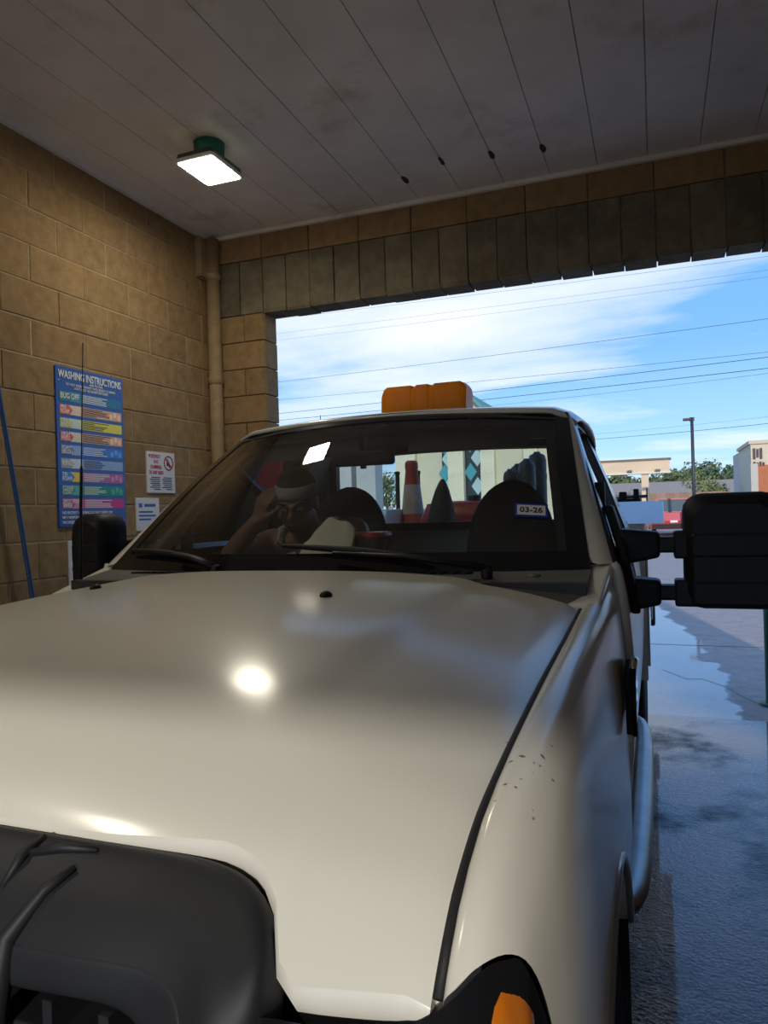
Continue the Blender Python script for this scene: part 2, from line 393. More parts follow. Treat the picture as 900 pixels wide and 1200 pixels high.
# lamps
LENS = mat('lamp_lens', (.9, .9, .85), .4, emit=((1, .93, .74), LAMP))
LGREEN = mat('green_patina', (.03, .20, .13), .6); LHOUS = mat('lamp_housing', (.03, .032, .03), .6, noise=(20, .3)); LRIM = mat('lamp_rim', (.75, .74, .66), .5)
def lamp(cx, cy, label, suffix=''):
    r = root('ceiling_lamp' + suffix, (cx, cy, ZC), label, 'lamp', 'bay ceiling lamps')
    hx, hy, zt = .125, .165, 3.575
    lathe('mount_neck', [(.05, 3.61), (.085, 3.615), (.09, ZC + .002), (.03, ZC + .004)], (cx, cy, 0), 'z', LGREEN, r, n=16)
    def ring(sx, sy, z): return [(cx + sx * a, cy + sy * b, z) for a, b in ((-1, -.92), (-.92, -1), (.92, -1), (1, -.92), (1, .92), (.92, 1), (-.92, 1), (-1, .92))]
    loft('housing', [ring(hx * .7, hy * .7, 3.622), ring(hx * .93, hy * .93, 3.612), ring(hx * .97, hy * .97, zt + .012), ring(hx * .99, hy * .99, zt - .002)], LHOUS, r, smooth=False, closed=True)
    mesh('housing_top', ring(hx * .7, hy * .7, 3.622), [tuple(range(8))], LHOUS, r)
    loft('rim', [ring(hx * 1.02, hy * 1.02, zt + .006), ring(hx * 1.05, hy * 1.05, zt), ring(hx * 1.03, hy * 1.03, zt - .012), ring(hx * .93, hy * .93, zt - .012)], LRIM, r, smooth=False, closed=True)
    v = ring(hx * .94, hy * .94, zt - .011) + ring(hx * .6, hy * .6, zt - .02)
    f = [(i, (i + 1) % 8, 8 + (i + 1) % 8, 8 + i) for i in range(8)] + [tuple(range(8, 16))]
    mesh('lens' + suffix, v, f, LENS, r)
    return r
lamp(-2.37, 3.60, 'glowing square box lamp with green neck under the ceiling boards')
lamp(-2.37, .35, 'glowing square box lamp under the ceiling above the truck nose', '_offscreen')

# floor inside the bay (wet) and paving outside
def ground_mat(name, dry, wetcol, wet_lo, wet_hi, stream=False, bw=.3, wr=.07):
    m = bpy.data.materials.new(name); m.use_nodes = True; t = m.node_tree; b = t.nodes['Principled BSDF']
    tcn = N(t, 'ShaderNodeTexCoord'); L = t.links.new
    n1 = N(t, 'ShaderNodeTexNoise'); n1.inputs['Scale'].default_value = 1.1; n1.inputs['Detail'].default_value = 9; n1.inputs['Roughness'].default_value = .6
    L(tcn.outputs['Object'], n1.inputs['Vector'])
    src = n1.outputs[0]
    if stream:                                              # water running out of the bay along the truck's side
        sp = N(t, 'ShaderNodeSeparateXYZ'); L(tcn.outputs['Object'], sp.inputs[0])
        xm = N(t, 'ShaderNodeMath', operation='MULTIPLY_ADD', i_1=.055, i_2=-.86); L(sp.outputs[1], xm.inputs[0])   # band edge moves with y
        xa = N(t, 'ShaderNodeMath', operation='ADD'); L(sp.outputs[0], xa.inputs[0]); L(xm.outputs[0], xa.inputs[1])
        r0 = N(t, 'ShaderNodeMapRange'); r0.inputs[1].default_value = -.35; r0.inputs[2].default_value = .35; r0.inputs[3].default_value = .35; r0.inputs[4].default_value = -.35
        L(xa.outputs[0], r0.inputs[0])
        r1 = N(t, 'ShaderNodeMapRange'); r1.inputs[1].default_value = 9; r1.inputs[2].default_value = 15; r1.inputs[3].default_value = 0; r1.inputs[4].default_value = -.5
        L(sp.outputs[1], r1.inputs[0])
        a1 = N(t, 'ShaderNodeMath', operation='ADD'); L(src, a1.inputs[0]); L(r0.outputs[0], a1.inputs[1])
        a2 = N(t, 'ShaderNodeMath', operation='ADD'); L(a1.outputs[0], a2.inputs[0]); L(r1.outputs[0], a2.inputs[1]); src = a2.outputs[0]
    wet = ramp(t, [(wet_lo, g(0)), (wet_hi, g(1))]); L(src, wet.inputs[0])
    n2 = N(t, 'ShaderNodeTexNoise'); n2.inputs['Scale'].default_value = 5; n2.inputs['Detail'].default_value = 10; n2.inputs['Roughness'].default_value = .7; L(tcn.outputs['Object'], n2.inputs['Vector'])
    dc = ramp(t, [(.3, tuple(c * .78 for c in dry)), (.7, tuple(min(1, c * 1.2) for c in dry))]); L(n2.outputs[0], dc.inputs[0])
    mxc = N(t, 'ShaderNodeMixRGB'); mxc.inputs[2].default_value = (*wetcol, 1); L(wet.outputs[0], mxc.inputs[0]); L(dc.outputs[0], mxc.inputs[1])
    n4 = N(t, 'ShaderNodeTexNoise'); n4.inputs['Scale'].default_value = 75; n4.inputs['Detail'].default_value = 3; L(tcn.outputs['Object'], n4.inputs['Vector'])
    L(mxc.outputs[0], b.inputs['Base Color']); L(wet.outputs[0], b.inputs['Coat Weight']); b.inputs['Coat Roughness'].default_value = .05; b.inputs['Coat IOR'].default_value = 1.45; b.inputs['Specular IOR Level'].default_value = .8
    rr = N(t, 'ShaderNodeMapRange'); rr.inputs[3].default_value = .8; rr.inputs[4].default_value = wr; L(wet.outputs[0], rr.inputs[0]); L(rr.outputs[0], b.inputs['Roughness'])
    n3 = N(t, 'ShaderNodeTexNoise'); n3.inputs['Scale'].default_value = 30; n3.inputs['Detail'].default_value = 5; n3.inputs['Roughness'].default_value = .6; L(tcn.outputs['Object'], n3.inputs['Vector'])
    bs_ = N(t, 'ShaderNodeMapRange'); bs_.inputs[3].default_value = .6; bs_.inputs[4].default_value = bw; L(wet.outputs[0], bs_.inputs[0])
    ad_ = N(t, 'ShaderNodeMath', operation='ADD'); L(n3.outputs[0], ad_.inputs[0]); L(n4.outputs[0], ad_.inputs[1])
    bn = N(t, 'ShaderNodeBump'); bn.inputs['Distance'].default_value = .016; L(ad_.outputs[0], bn.inputs['Height']); L(bs_.outputs[0], bn.inputs['Strength']); L(bn.outputs[0], b.inputs['Normal'])
    return m
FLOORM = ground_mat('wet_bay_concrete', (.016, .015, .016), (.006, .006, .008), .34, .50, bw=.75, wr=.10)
PAVE = ground_mat('apron_concrete', (.47, .355, .29), (.07, .065, .065), .48, .53, stream=True)
fl = struct(box('floor', (XL - .3, YB - 2, -.15), (XR + .3, 5.72, 0), FLOORM), 'dark wet concrete floor of the bay')
gp = struct(boxes('ground', [((-160, 5.735, -.16), (160, 260, -.004)), ((-160, -60, -.16), (XL - .3, 5.735, -.004)), ((XR + .3, -60, -.16), (160, 5.735, -.004)), ((XL - .3, -60, -.16), (XR + .3, YB - 2, -.004))], PAVE), 'brown grey concrete apron outside the bay')
crack = [(0.0, 7.3), (.2, 6.95), (.33, 6.98), (.48, 6.75), (.6, 6.4), (.72, 6.15)]
cv = [(x_, y_ + s_ * .006, -.001) for s_ in (-1, 1) for (x_, y_) in crack]
mesh('crack', cv, [(i, i + 1, i + 7, i + 6) for i in range(5)], mat('joint_shade', (.11, .085, .068), .95), gp)  # flat strip, the shade inside the crack put in as dark colour
cv = [(x_, 8.6 + s_ * .008, -.001) for s_ in (-1, 1) for x_ in (-8, 12)]
mesh('pavement_joint', cv, [(0, 1, 3, 2)], mat('joint_shade', (.11, .085, .068), .95), gp)  # same dark colour drawn for the shade down in the joint
GREEN = mat('green_post_paint', (.02, .13, .06), .5, noise=(10, .2))
b0 = root('bollard', (.79, 6.2, 0), 'green steel guard post at the bay exit', 'bollard')
lathe('post', [(.055, -.02), (.055, 1.15), (.045, 1.18), (.0, 1.19)], (.79, 6.2, 0), 'z', GREEN, b0, n=18)
lathe('base_plate', [(.10, -.004), (.10, .012), (.05, .013)], (.79, 6.2, 0), 'z', GREEN, b0, n=18)

# ================================================================ signs on the left wall
WHITE = mat('print_white', (.80, .80, .78), .5); INK = mat('print_black', (.02, .02, .03), .5)
def sign_frame(y0, z0): return frame_m((XL + .0165, y0, z0), (0, 1, 0), (0, 0, 1))   # text runs along +Y as read from inside the bay
SBLUE = mat('sign_blue', (.022, .085, .38), .35, noise=(3, .12))
sy0, sy1, sz0, sz1 = 3.235, 3.795, 1.525, 2.46
sg = root('wash_instruction_sign', (XL, (sy0 + sy1) / 2, sz0), 'tall blue washing instructions sign with coloured rows on the block wall', 'sign')
box('panel', (XL - .004, sy0, sz0), (XL + .014, sy1, sz1), SBLUE, sg, bevel=.003)
for yy in (sy0 + .025, sy1 - .025):
    for zz in (sz0 + .03, sz1 - .085): lathe('screw', [(.006, .012), (.006, .017), (0, .018)], (XL, yy, zz), 'x', STEEL, sg, n=8)
text('lettering', 'WASHING INSTRUCTIONS', .064, sign_frame((sy0 + sy1) / 2, sz1 - .066), WHITE, sg, 'CENTER', xs=.68, bold=.0009)
for k, (s_, z_) in enumerate((('AND PRICING', .087), ('DO NOT INSERT MONEY UNTIL READY TO WASH', .106), ('LIGHT MUST BE ON BEFORE USING', .125))):
    text('lettering', s_, .021, sign_frame((sy0 + sy1) / 2 + .04 * (k == 0), sz1 - z_), WHITE, sg, 'CENTER', xs=.86)
rows = [('BUG OFF', None, (.03, .18, .36), (.06, .30, .36), (.05, .20, .24)), ('PRE', 'SOAK', (.75, .42, .26), (.78, .66, .52), (.75, .14, .08)),
        ('TIRE &', 'ENGINE', (.78, .70, .06), (.62, .74, .60), (.50, .55, .10)), ('HIGH', 'PRESS', (.75, .42, .26), (.78, .66, .52), (.70, .10, .10)),
        ('FOAM', 'BRUSH', (.05, .20, .62), (.30, .45, .75), (.10, .16, .40)), ('RINSE', None, (.28, .42, .72), (.62, .68, .80), (.35, .38, .45)),
        ('TRI', 'FOAM', (.45, .14, .32), (.85, .62, .05), (.05, .25, .70)), ('CLEAR', 'COAT', (.01, .28, .19), (.12, .48, .36), (.05, .30, .22)),
        ('SPOT FREE', 'RINSE', (.62, .03, .24), (.72, .28, .45), (.55, .10, .25))]
rh, pitch = .057, .0785
for k, (a_, b_, c1_, c2_, c3_) in enumerate(rows):
    zt = sz1 - .142 - k * pitch; zb = zt - rh
    mA = mat('sign_row_%d' % k, c1_, .45); mB = mat('sign_tab_%d' % k, c2_, .45); mC = mat('sign_swoosh_%d' % k, c3_, .45)
    rw = box('colour_row', (XL + .012, sy0 + .022, zb), (XL + .0152, sy1 - .022, zt), mA, sg)
    box('row_tab', (XL + .012, sy0 + .022, zb), (XL + .0158, sy0 + .185, zt), mB, rw)
    prism('row_swoosh', [(XL + .0159, sy0 + .022, zb), (XL + .0159, sy0 + .10, zb), (XL + .0159, sy0 + .125, (zb + zt) / 2), (XL + .0159, sy0 + .09, zt), (XL + .0159, sy0 + .022, zt)], (.0004, 0, 0), mC, rw)
    if b_ is None: text('lettering', a_, .046, sign_frame(sy0 + .03, zb + .016), WHITE, rw, xs=.78, bold=.0006)
    else:
        text('lettering', a_, .033, sign_frame(sy0 + .03, zb + .031), WHITE, rw, xs=.8, bold=.0004); text('lettering', b_, .033, sign_frame(sy0 + .03, zb + .007), WHITE, rw, xs=.8, bold=.0004)
    ln = []
    for q in range(5):
        zq = zt - .008 - q * .0102; ln.append(((XL + .0150, sy0 + .20, zq - .0022), (XL + .0161, sy0 + .20 + .10 + .14 * random.random(), zq + .0022)))
    boxes('small_print', ln, INK if k in (1, 2, 3, 5) else WHITE, rw)['kind'] = 'stuff'
    bub = []
    if k in (1, 3, 4, 6, 7):
        for q in range(3):
            yq = sy1 - .13 + q * .035; bub.append(((XL + .0150, yq, zb + .008 + .012 * (q % 2)), (XL + .0160, yq + .026, zb + .04 + .012 * (q % 2))))
        boxes('row_picture', bub, mat('sign_pic_%d' % k, tuple(min(1, c * 1.5 + .06) for c in c1_), .45), rw)
for q, s_ in enumerate(('NO BUCKET WASHING DO NOT DRIVE ON', 'NOT RESPONSIBLE FOR LOOSE ITEMS', 'NO DIESEL ENGINES OR MUDDY VEHICLES')):
    text('lettering', s_, .024, sign_frame(sy0 + .02, sz0 + .075 - q * .028), WHITE, sg, xs=.86)

RED = mat('print_red', (.45, .02, .06), .5); PAPER = mat('sign_white', (.70, .68, .66), .45, noise=(5, .08))
ns = root('dumping_sign', (XL, 4.16, 1.74), 'white no dumping notice with red text and crossed circle', 'sign')
box('panel', (XL - .004, 4.015, 1.735), (XL + .012, 4.315, 2.018), PAPER, ns, bevel=.002)
def sf2(y, z): return frame_m((XL + .0125, y, z), (0, 1, 0), (0, 0, 1))
for s_, y_, z_, h_ in (('POSITIVELY', 4.085, 1.975, .034), ('N', 4.087, 1.938, .034), ('O', 4.113, 1.938, .034), ('DUMPING', 4.10, 1.901, .036), ('OF ANY KIND', 4.10, 1.864, .034)):
    text('lettering', s_, h_, sf2(y_ + .01, z_), RED, ns, 'CENTER', xs=.72, bold=.0006)
lathe('ban_ring', [(.052, .0125), (.052, .0135), (.042, .0135), (.042, .0125)], (XL, 4.245, 1.945), 'x', RED, ns, n=28)
prism('ban_slash', [(XL + .0128, 4.245 - .038, 1.945 + .030), (XL + .0128, 4.245 - .030, 1.945 + .038), (XL + .0128, 4.245 + .038, 1.945 - .030), (XL + .0128, 4.245 + .030, 1.945 - .038)], (.001, 0, 0), RED, ns)
boxes('pictogram', [((XL + .0122, 4.225, 1.925), (XL + .013, 4.255, 1.955)), ((XL + .0122, 4.25, 1.915), (XL + .013, 4.27, 1.93)), ((XL + .0122, 4.228, 1.958), (XL + .013, 4.243, 1.972))], INK, ns)
for q, w_ in enumerate((.11, .125, .115, .12, .105, .125, .08)):
    boxes('small_print', [((XL + .012, 4.165 - w_ + .13 * j - .0 * j, 1.838 - q * .0135), (XL + .0128, 4.165 - w_ + .13 * j + w_ * .85, 1.8445 - q * .0135)) for j in (0, 1)], INK, ns)['kind'] = 'stuff'
ts = root('small_notice', (XL, 3.99, 1.5), 'small white notice with blue print low beside the instruction sign', 'sign')
box('panel', (XL - .004, 3.895, 1.48), (XL + .012, 4.13, 1.70), PAPER, ts, bevel=.002)
boxes('print', [((XL + .0118, 3.92, 1.635), (XL + .0126, 3.955, 1.665)), ((XL + .0118, 3.975, 1.64), (XL + .0126, 4.09, 1.66)), ((XL + .0118, 3.92, 1.60), (XL + .0126, 4.06, 1.612)), ((XL + .0118, 3.92, 1.575), (XL + .0126, 4.09, 1.587)), ((XL + .0118, 3.92, 1.55), (XL + .0126, 4.04, 1.562))], SBLUE, ts)
ps = root('payment_notice', (XL, 3.36, 1.16), 'narrow white notice with blue triangle showing beside the mirror', 'sign')
box('panel', (XL - .004, 3.30, 1.16), (XL + .012, 3.42, 1.445), PAPER, ps, bevel=.002)
prism('blue_triangle', [(XL + .0122, 3.315, 1.27), (XL + .0122, 3.37, 1.27), (XL + .0122, 3.345, 1.35)], (.0008, 0, 0), mat('sky_blue_print', (.05, .35, .70), .5), ps)
HOSE = mat('blue_hose', (.010, .060, .19), .4)
hs = root('pressure_hose', (XL + .06, 3.1, 0), 'thin blue pressure hose hanging down the block wall', 'hose')
p0, p1 = atX(0, 470, XL + .06), atX(35, 682, XL + .06); dd = p1 - p0
tube('hose', [p0 - dd * .9 + Vector((.05, 0, .25)), p0 - dd * .4, p0, p0 + dd * .5 + Vector((0, .006, 0)), p1, p1 + dd * .5, Vector((XL + .08, 3.13, .35)), Vector((XL + .2, 3.2, .02))], .013, HOSE, hs, n=10, sub=1)
lathe('hose_clip', [(.02, -.02), (.022, 0), (.02, .02)], p0 - dd * .4, 'z', STEEL, hs, n=10)

# ================================================================ the truck
TX = -1.04
tk = root('pickup_truck', (TX, 3.0, 0), 'cream white work pickup with black grille parked in the wash bay', 'truck')
def T(x, y, z): return Vector((TX + x, y, z))
ZE = [(.58, 1.125), (.62, 1.165), (.68, 1.205), (.8, 1.24), (1.2, 1.272), (1.6, 1.290), (2.2, 1.322)]        # hood/fender seam height
ZM = [(.58, 1.12), (.62, 1.17), (.67, 1.215), (.75, 1.255), (.85, 1.29), (1.0, 1.322), (1.2, 1.348), (1.5, 1.368), (1.92, 1.382)]   # hood centre height
HW = .845
def hoodz(x, y):
    a = min(1, abs(x) / HW); ze, zm = sm(ZE, y), sm(ZM, y)
    p = 1 - a ** 3.0
    dome = .010 * max(0, min(1, (.60 - abs(x)) / .06)) * max(0, min(1, (y - .75) / .4))
    edge = -.010 * max(0, (a - .965) / .035) ** 2
    return ze + (zm - ze) * p + dome + edge
def hood_front(x):                                           # where the sheet metal begins: cut back around the grille
    return lerp([(0, .652), (.45, .657), (.54, .665), (.60, .670), (.645, .658), (.678, .630), (.694, .602), (.702, .588), (.72, .586), (.86, .596)], abs(x))
xs_ = [i / 40 * HW for i in range(-40, 41)]
rows = []
for j in range(45):
    t = (j / 44) ** 1.35; row = []
    for x in xs_:
        y0 = hood_front(x); y1 = 1.93 - .05 * (abs(x) / HW) ** 4
        y = y0 + (y1 - y0) * t
        row.append(T(x, y, hoodz(x, y)))
    rows.append(row)
hood = loft('hood', rows, PAINT, tk)
# rolled edges of the hood: front lip and rear lip going down
loft('hood_front_lip', [rows[0], [p + Vector((0, -.006, -.012)) for p in rows[0]], [p + Vector((0, .02, -.05)) for p in rows[0]]], PAINT, hood)
loft('hood_rear_lip', [rows[-1], [p + Vector((0, .006, -.008)) for p in rows[-1]], [p + Vector((0, -.01, -.03)) for p in rows[-1]]], PAINT, hood)
for s in (-1, 1):
    e = [r[0 if s < 0 else -1] for r in rows]
    loft('hood_side_lip', [e, [p + Vector((0, 0, -.035)) for p in e]], PAINT, hood)
def on_hood(u, v):
    d = ray(u, v); t = .3
    for k in range(4000):
        p = EYE + d.normalized() * t
        if abs(p.x - TX) < HW and p.z < hoodz(p.x - TX, p.y): return p
        t += .001
for (u, v) in ((112, 690), (382, 699)):
    p = on_hood(u, v) or T(-.72, 1.75, hoodz(-.72, 1.75))
    ellip('washer_nozzle', p + Vector((0, 0, .002)), (.014, .018, .011), BLACKP, tk, n=12)
# black strip added to darken the hood seams as gap shade, painted bed below
for s in (-1, 1):
    pts = [T(s * (HW + .0055), y, sm(ZE, y) - .02) for y in [.60 + .035 * i for i in range(38)]]
    tube('seam_shade_strip', [p + Vector((0, 0, .010)) for p in pts], .0055, BLACKR, tk, n=8)
    loft('panel_gap', [[p + Vector((-.03, 0, -.012)) for p in pts], [p + Vector((.03, 0, -.012)) for p in pts]], PAINT, tk)

WY, WZ, AR = 1.30, .41, .50                                 # front axle, arch radius
def low(y):
    d = abs(y - WY)
    return WZ + math.sqrt(max(0, AR * AR - d * d)) if d < AR * .93 else None
FCOL = [.855, .857, .872, .892, .910, .925, .935, .941, .945]             # lateral stations of the fender top
FY0 = [.594, .596, .603, .620, .642, .664, .686, .705, .722]                # where each of them meets the headlight
FIX = [k / 3 for k in range(25)]
def fy0(i): return sm(list(enumerate(FY0)), i)
def fprof(i, y):
    ze = sm(ZE, y); rise = .035 * max(0, min(1, (y - 1.75) / .4)) ** 1.5
    return sm(list(enumerate((ze - .012, ze - .003, ze + rise * .5 + .002, ze - .004 + rise, ze - .022 + rise, ze - .052 + rise * .8, ze - .10 + rise * .3, ze - .16, ze - .22))), i)
def fx(i, y): return .857 + (sm(list(enumerate(FCOL)), i) - .857) * (1 - .22 * max(0, min(1, (.85 - y) / .25)) ** 1.5)
def fender(s):
    base = [0, .012, .03, .06, .10, .16, .24, .34, .46, .58, .70, .82, .90, .95, 1.0, 1.04, 1.08, 1.12, 1.165, 1.20, 1.25, 1.32, 1.40, 1.50, 1.592]
    rows = []
    for t in base:
        t /= 1.592; row = []
        for i in FIX:
            y = fy0(i) + (2.19 - fy0(i)) * t; row.append(T(s * fx(i, y), y, fprof(i, y)))
        y = .75 + (2.19 - .75) * t; zt = fprof(8, y); z_low = low(y)
        flare = .012 if z_low is not None else 0
        if z_low is None: z_low = .60 if y > WY else .86
        z_low = min(z_low, zt - .01)
        for q in (.25, .5, .75, .92, 1.0): row.append(T(s * (.946 + flare * q ** 2.5 + .002 * q), y, zt + (z_low - zt) * q))
        row.append(row[-1] + Vector((-s * .03, 0, -.002))); rows.append(row)
    f = loft('fender', rows, PAINT, tk)
    # black arch lip moulding
    pts = [T(s * .957, WY + AR * math.cos(a), WZ + AR * math.sin(a)) for a in [math.radians(22 + 136 * i / 28) for i in range(29)]]
    tube('arch_lip', pts, .008, mat('lip_grey', (.28, .27, .25), .35, coat=.6), f, n=8)
    # liner
    rows = []
    for xx in (.950, .60):
        rows.append([T(s * xx, WY + (AR + .006) * math.cos(a), WZ + (AR + .006) * math.sin(a)) for a in [math.radians(-10 + 200 * i / 28) for i in range(29)]])
    loft('wheel_well', rows, BLACKR, f)
    box('well_wall', T(s * .58, WY - .5, .3), T(s * .60, WY + .5, .95), BLACKP, f)
    # vent badge: chrome frame with dark insert
    zc_, y0, y1 = 1.075, 1.86, 2.13
    vb = prism('vent_badge', [T(s * .953, y0, 1.16), T(s * .953, y0 + .06, 1.17), T(s * .953, y1, 1.13), T(s * .953, y1 - .03, 1.00), T(s * .953, y0 + .04, .985)], (s * .018, 0, 0), BLACKP, f, bevel=.004)
    tube('chrome_edge', [T(s * .973, y0, 1.16), T(s * .975, y0 + .06, 1.17), T(s * .973, y1, 1.13)], .009, CHROME, vb, n=8)
    tube('chrome_edge', [T(s * .973, y0, 1.16), T(s * .973, y0 + .02, 1.06), T(s * .973, y0 + .04, .985)], .006, BLACKP, vb, n=8)
    for q in range(3): box('vent_fin', T(s * .970, y0 + .05, 1.03 + q * .035), T(s * .978, y1 - .05, 1.045 + q * .035), CHROME, vb)
    return f
fender(1); fender(-1)

# grille: a big black moulded shell that wraps over the nose
outer = [(0, .650, 1.203), (.25, .650, 1.203), (.45, .655, 1.201), (.54, .663, 1.199), (.60, .667, 1.195), (.645, .655, 1.186), (.678, .626, 1.172), (.694, .590, 1.148), (.697, .565, 1.115), (.685, .55, 1.06), (.67, .545, 1.0), (.66, .54, .88), (.63, .53, .78), (.4, .52, .75), (0, .51, .745)]
mid = [(0, .605, 1.190), (.25, .605, 1.190), (.45, .61, 1.188), (.53, .615, 1.186), (.585, .617, 1.180), (.625, .608, 1.170), (.652, .588, 1.154), (.667, .562, 1.132), (.670, .543, 1.10), (.662, .525, 1.05), (.65, .51, .98), (.64, .505, .88), (.60, .49, .81), (.4, .48, .785), (0, .47, .78)]
crest = [(0, .553, 1.131), (.25, .553, 1.131), (.44, .554, 1.130), (.52, .560, 1.131), (.565, .565, 1.130), (.597, .562, 1.123), (.617, .552, 1.108), (.627, .538, 1.085), (.630, .522, 1.05), (.626, .508, 1.0), (.62, .497, .95), (.61, .49, .89), (.58, .48, .84), (.4, .465, .815), (0, .455, .81)]
inner = [(0, .540, 1.085), (.25, .540, 1.085), (.42, .541, 1.086), (.49, .546, 1.088), (.530, .550, 1.087), (.557, .548, 1.081), (.573, .541, 1.070), (.582, .530, 1.052), (.585, .516, 1.02), (.582, .504, .98), (.577, .494, .94), (.57, .488, .89), (.54, .478, .865), (.4, .463, .85), (0, .453, .845)]
def refine(p, k=4):
    out = []
    for i in range(len(p) - 1):
        for q in range(k): out.append(tuple(p[i][c] + (p[i + 1][c] - p[i][c]) * q / k for c in range(3)))
    return out + [p[-1]]
def full(p, dy=0):
    q = [T(x, y + dy, z) for x, y, z in p]; r = [T(-x, y + dy, z) for x, y, z in reversed(p[1:-1])]
    return q + r
gr = loft('grille_shell', [full([(x, y + .02, z - .05) for x, y, z in outer]), full(outer), full([tuple((a[c] + b[c]) / 2 + (.006 if c == 2 else 0) for c in range(3)) for a, b in zip(outer, mid)]), full(mid), full([tuple((a[c] + b[c]) / 2 + (.008 if c == 2 else -.004 if c == 1 else 0) for c in range(3)) for a, b in zip(mid, crest)]), full(crest)], BLACKG, tk, closed=True, sub=2)
loft('grille_frame', [full(crest), full([(x, y - .003, z - .002) for x, y, z in crest]), full([(x, y + .004, z) for x, y, z in inner]), full(inner, .02), full(inner, .12)], BLACKG, gr, closed=True, sub=2)
mesh('grille_back', full(inner, .11), [tuple(range(len(full(inner))))], BLACKP, gr)
for zz in (1.045, .985, .925): box('grille_slat', T(-.575, .555 - (1.045 - zz) * .35, zz - .012), T(.575, .63, zz + .006), BLACKG, gr, bevel=.004)
for xx in (-.53, -.46, .46, .53): box('grille_rib', T(xx - .006, .55, .87), T(xx + .006, .61, 1.085), BLACKG, gr)
# centre bar with raised emblem plinth and ridge, on the shell
for s in (-1, 1):
    tube('shell_ridge', [T(s * .445, .607, 1.189), T(s * .425, .585, 1.172), T(s * .405, .556, 1.135), T(s * .40, .545, 1.085), T(s * .40, .50, .87)], [.004, .007, .011, .013, .013], BLACKG, gr, n=8)
rim_ = [T(.20 * math.cos(a), .575 - .055 + .03 * math.cos(a) ** 2, 1.09 + .085 * math.sin(a)) for a in [i * math.pi / 14 for i in range(28)]]
loft('emblem_plinth', [[p + Vector((0, .12, .02)) for p in rim_], rim_, [T((p.x - TX) * .86, p.y - .012, 1.09 + (p.z - 1.09) * .84) for p in rim_]], BLACKG, gr, closed=True)
mesh('emblem_plate', [T((p.x - TX) * .86, p.y - .012, 1.09 + (p.z - 1.09) * .84) for p in rim_], [tuple(range(28))], BLACKP, gr)
for q, (dx, tilt) in enumerate(((.0, .0), (.06, .5))):
    b_ = on_hood(8, 990) if False else None
tube('shell_groove', [T(.375, .612, 1.193), T(.41, .625, 1.198), T(.455, .63, 1.1985)], [.003, .006, .003], BLACKG, gr, n=8)
tube('shell_groove', [T(.375, .635, 1.2005), T(.372, .605, 1.192), T(.368, .582, 1.168)], [.004, .006, .003], BLACKG, gr, n=8)

# headlights
def headlight(s):
    top = [(.665, .572, 1.095), (.70, .566, 1.110), (.76, .566, 1.114), (.82, .574, 1.120)] + [(fx(i, fy0(i)), fy0(i) - .002, fprof(i, fy0(i)) - .004) for i in (1, 3, 4, 5, 7, 8)]
    bot = [(.665, .53, .86), (.70, .52, .85), (.76, .515, .85), (.82, .52, .85), (.865, .54, .85), (.90, .57, .85), (.92, .61, .85), (.935, .67, .85), (.945, .74, .85), (.950, .80, .85)]
    def P(i, v, o=0):
        n = len(top) - 1; i = max(0, min(n, i * n))
        a = [sm([(q, p_[c]) for q, p_ in enumerate(top)], i) for c in range(3)]; b = [sm([(q, p_[c]) for q, p_ in enumerate(bot)], i) for c in range(3)]
        p = [a[c] + (b[c] - a[c]) * v for c in range(3)]; bul = math.sin(math.pi * v) * .02 + o
        return T(s * (p[0] + bul * .35 * i / n), p[1] - bul, p[2])
    h = loft('headlight', [[P(i / 36, v / 10) for i in range(37)] for v in range(11)], FRIT, tk)
    def patch(nm, pts, o, m_):
        n = 8; a, b, c, d = pts
        rows = []
        for q in range(n + 1):
            row = []
            for r in range(n + 1):
                u = (a[0] + (b[0] - a[0]) * r / n) * (1 - q / n) + (d[0] + (c[0] - d[0]) * r / n) * q / n
                v = (a[1] + (b[1] - a[1]) * r / n) * (1 - q / n) + (d[1] + (c[1] - d[1]) * r / n) * q / n
                e = min(1, 4 * min(q / n, 1 - q / n, r / n, 1 - r / n))
                nn_ = (P(min(1, u + .01), v) - P(max(0, u - .01), v)).cross(P(u, min(1, v + .02)) - P(u, max(0, v - .02))).normalized()
                if nn_.dot(Vector((s * .6, -.8, .2))) < 0: nn_ = -nn_
                row.append(P(u, v) + nn_ * (o * e - .001 * (1 - e)))
            rows.append(row)
        return loft(nm, rows, m_, h)
    patch('turn_signal_lens', [(.46, .36), (.62, .06), (.80, .10), (.72, .90)], .010, AMBER)
    patch('marker_lens', [(.14, .17), (.46, .13), (.44, .36), (.16, .40)], .007, AMBER)
    patch('lamp_reflector', [(.10, .46), (.50, .46), (.50, .92), (.10, .92)], .006, mat('clear_lamp', (.5, .5, .5), .1, metal=.6))
headlight(1); headlight(-1)
# bumper
prof = [(.42, .80), (.36, .78), (.33, .70), (.33, .60), (.36, .50), (.42, .47)]
loft('bumper', [[T(x, y + .16 * (abs(x) / 1.0) ** 4, z) for y, z in prof] for x in [i / 12 * .98 for i in range(-12, 13)]], CHROME, tk, solid=.01)
box('valance', T(-.62, .44, .42), T(.62, .50, .86), BLACKP, tk)
box('radiator_support', T(-.84, .72, .45), T(.84, .78, 1.08), BLACKP, tk)
box('engine_cover', T(-.56, .80, .45), T(.56, 1.95, 1.12), BLACKP, tk)

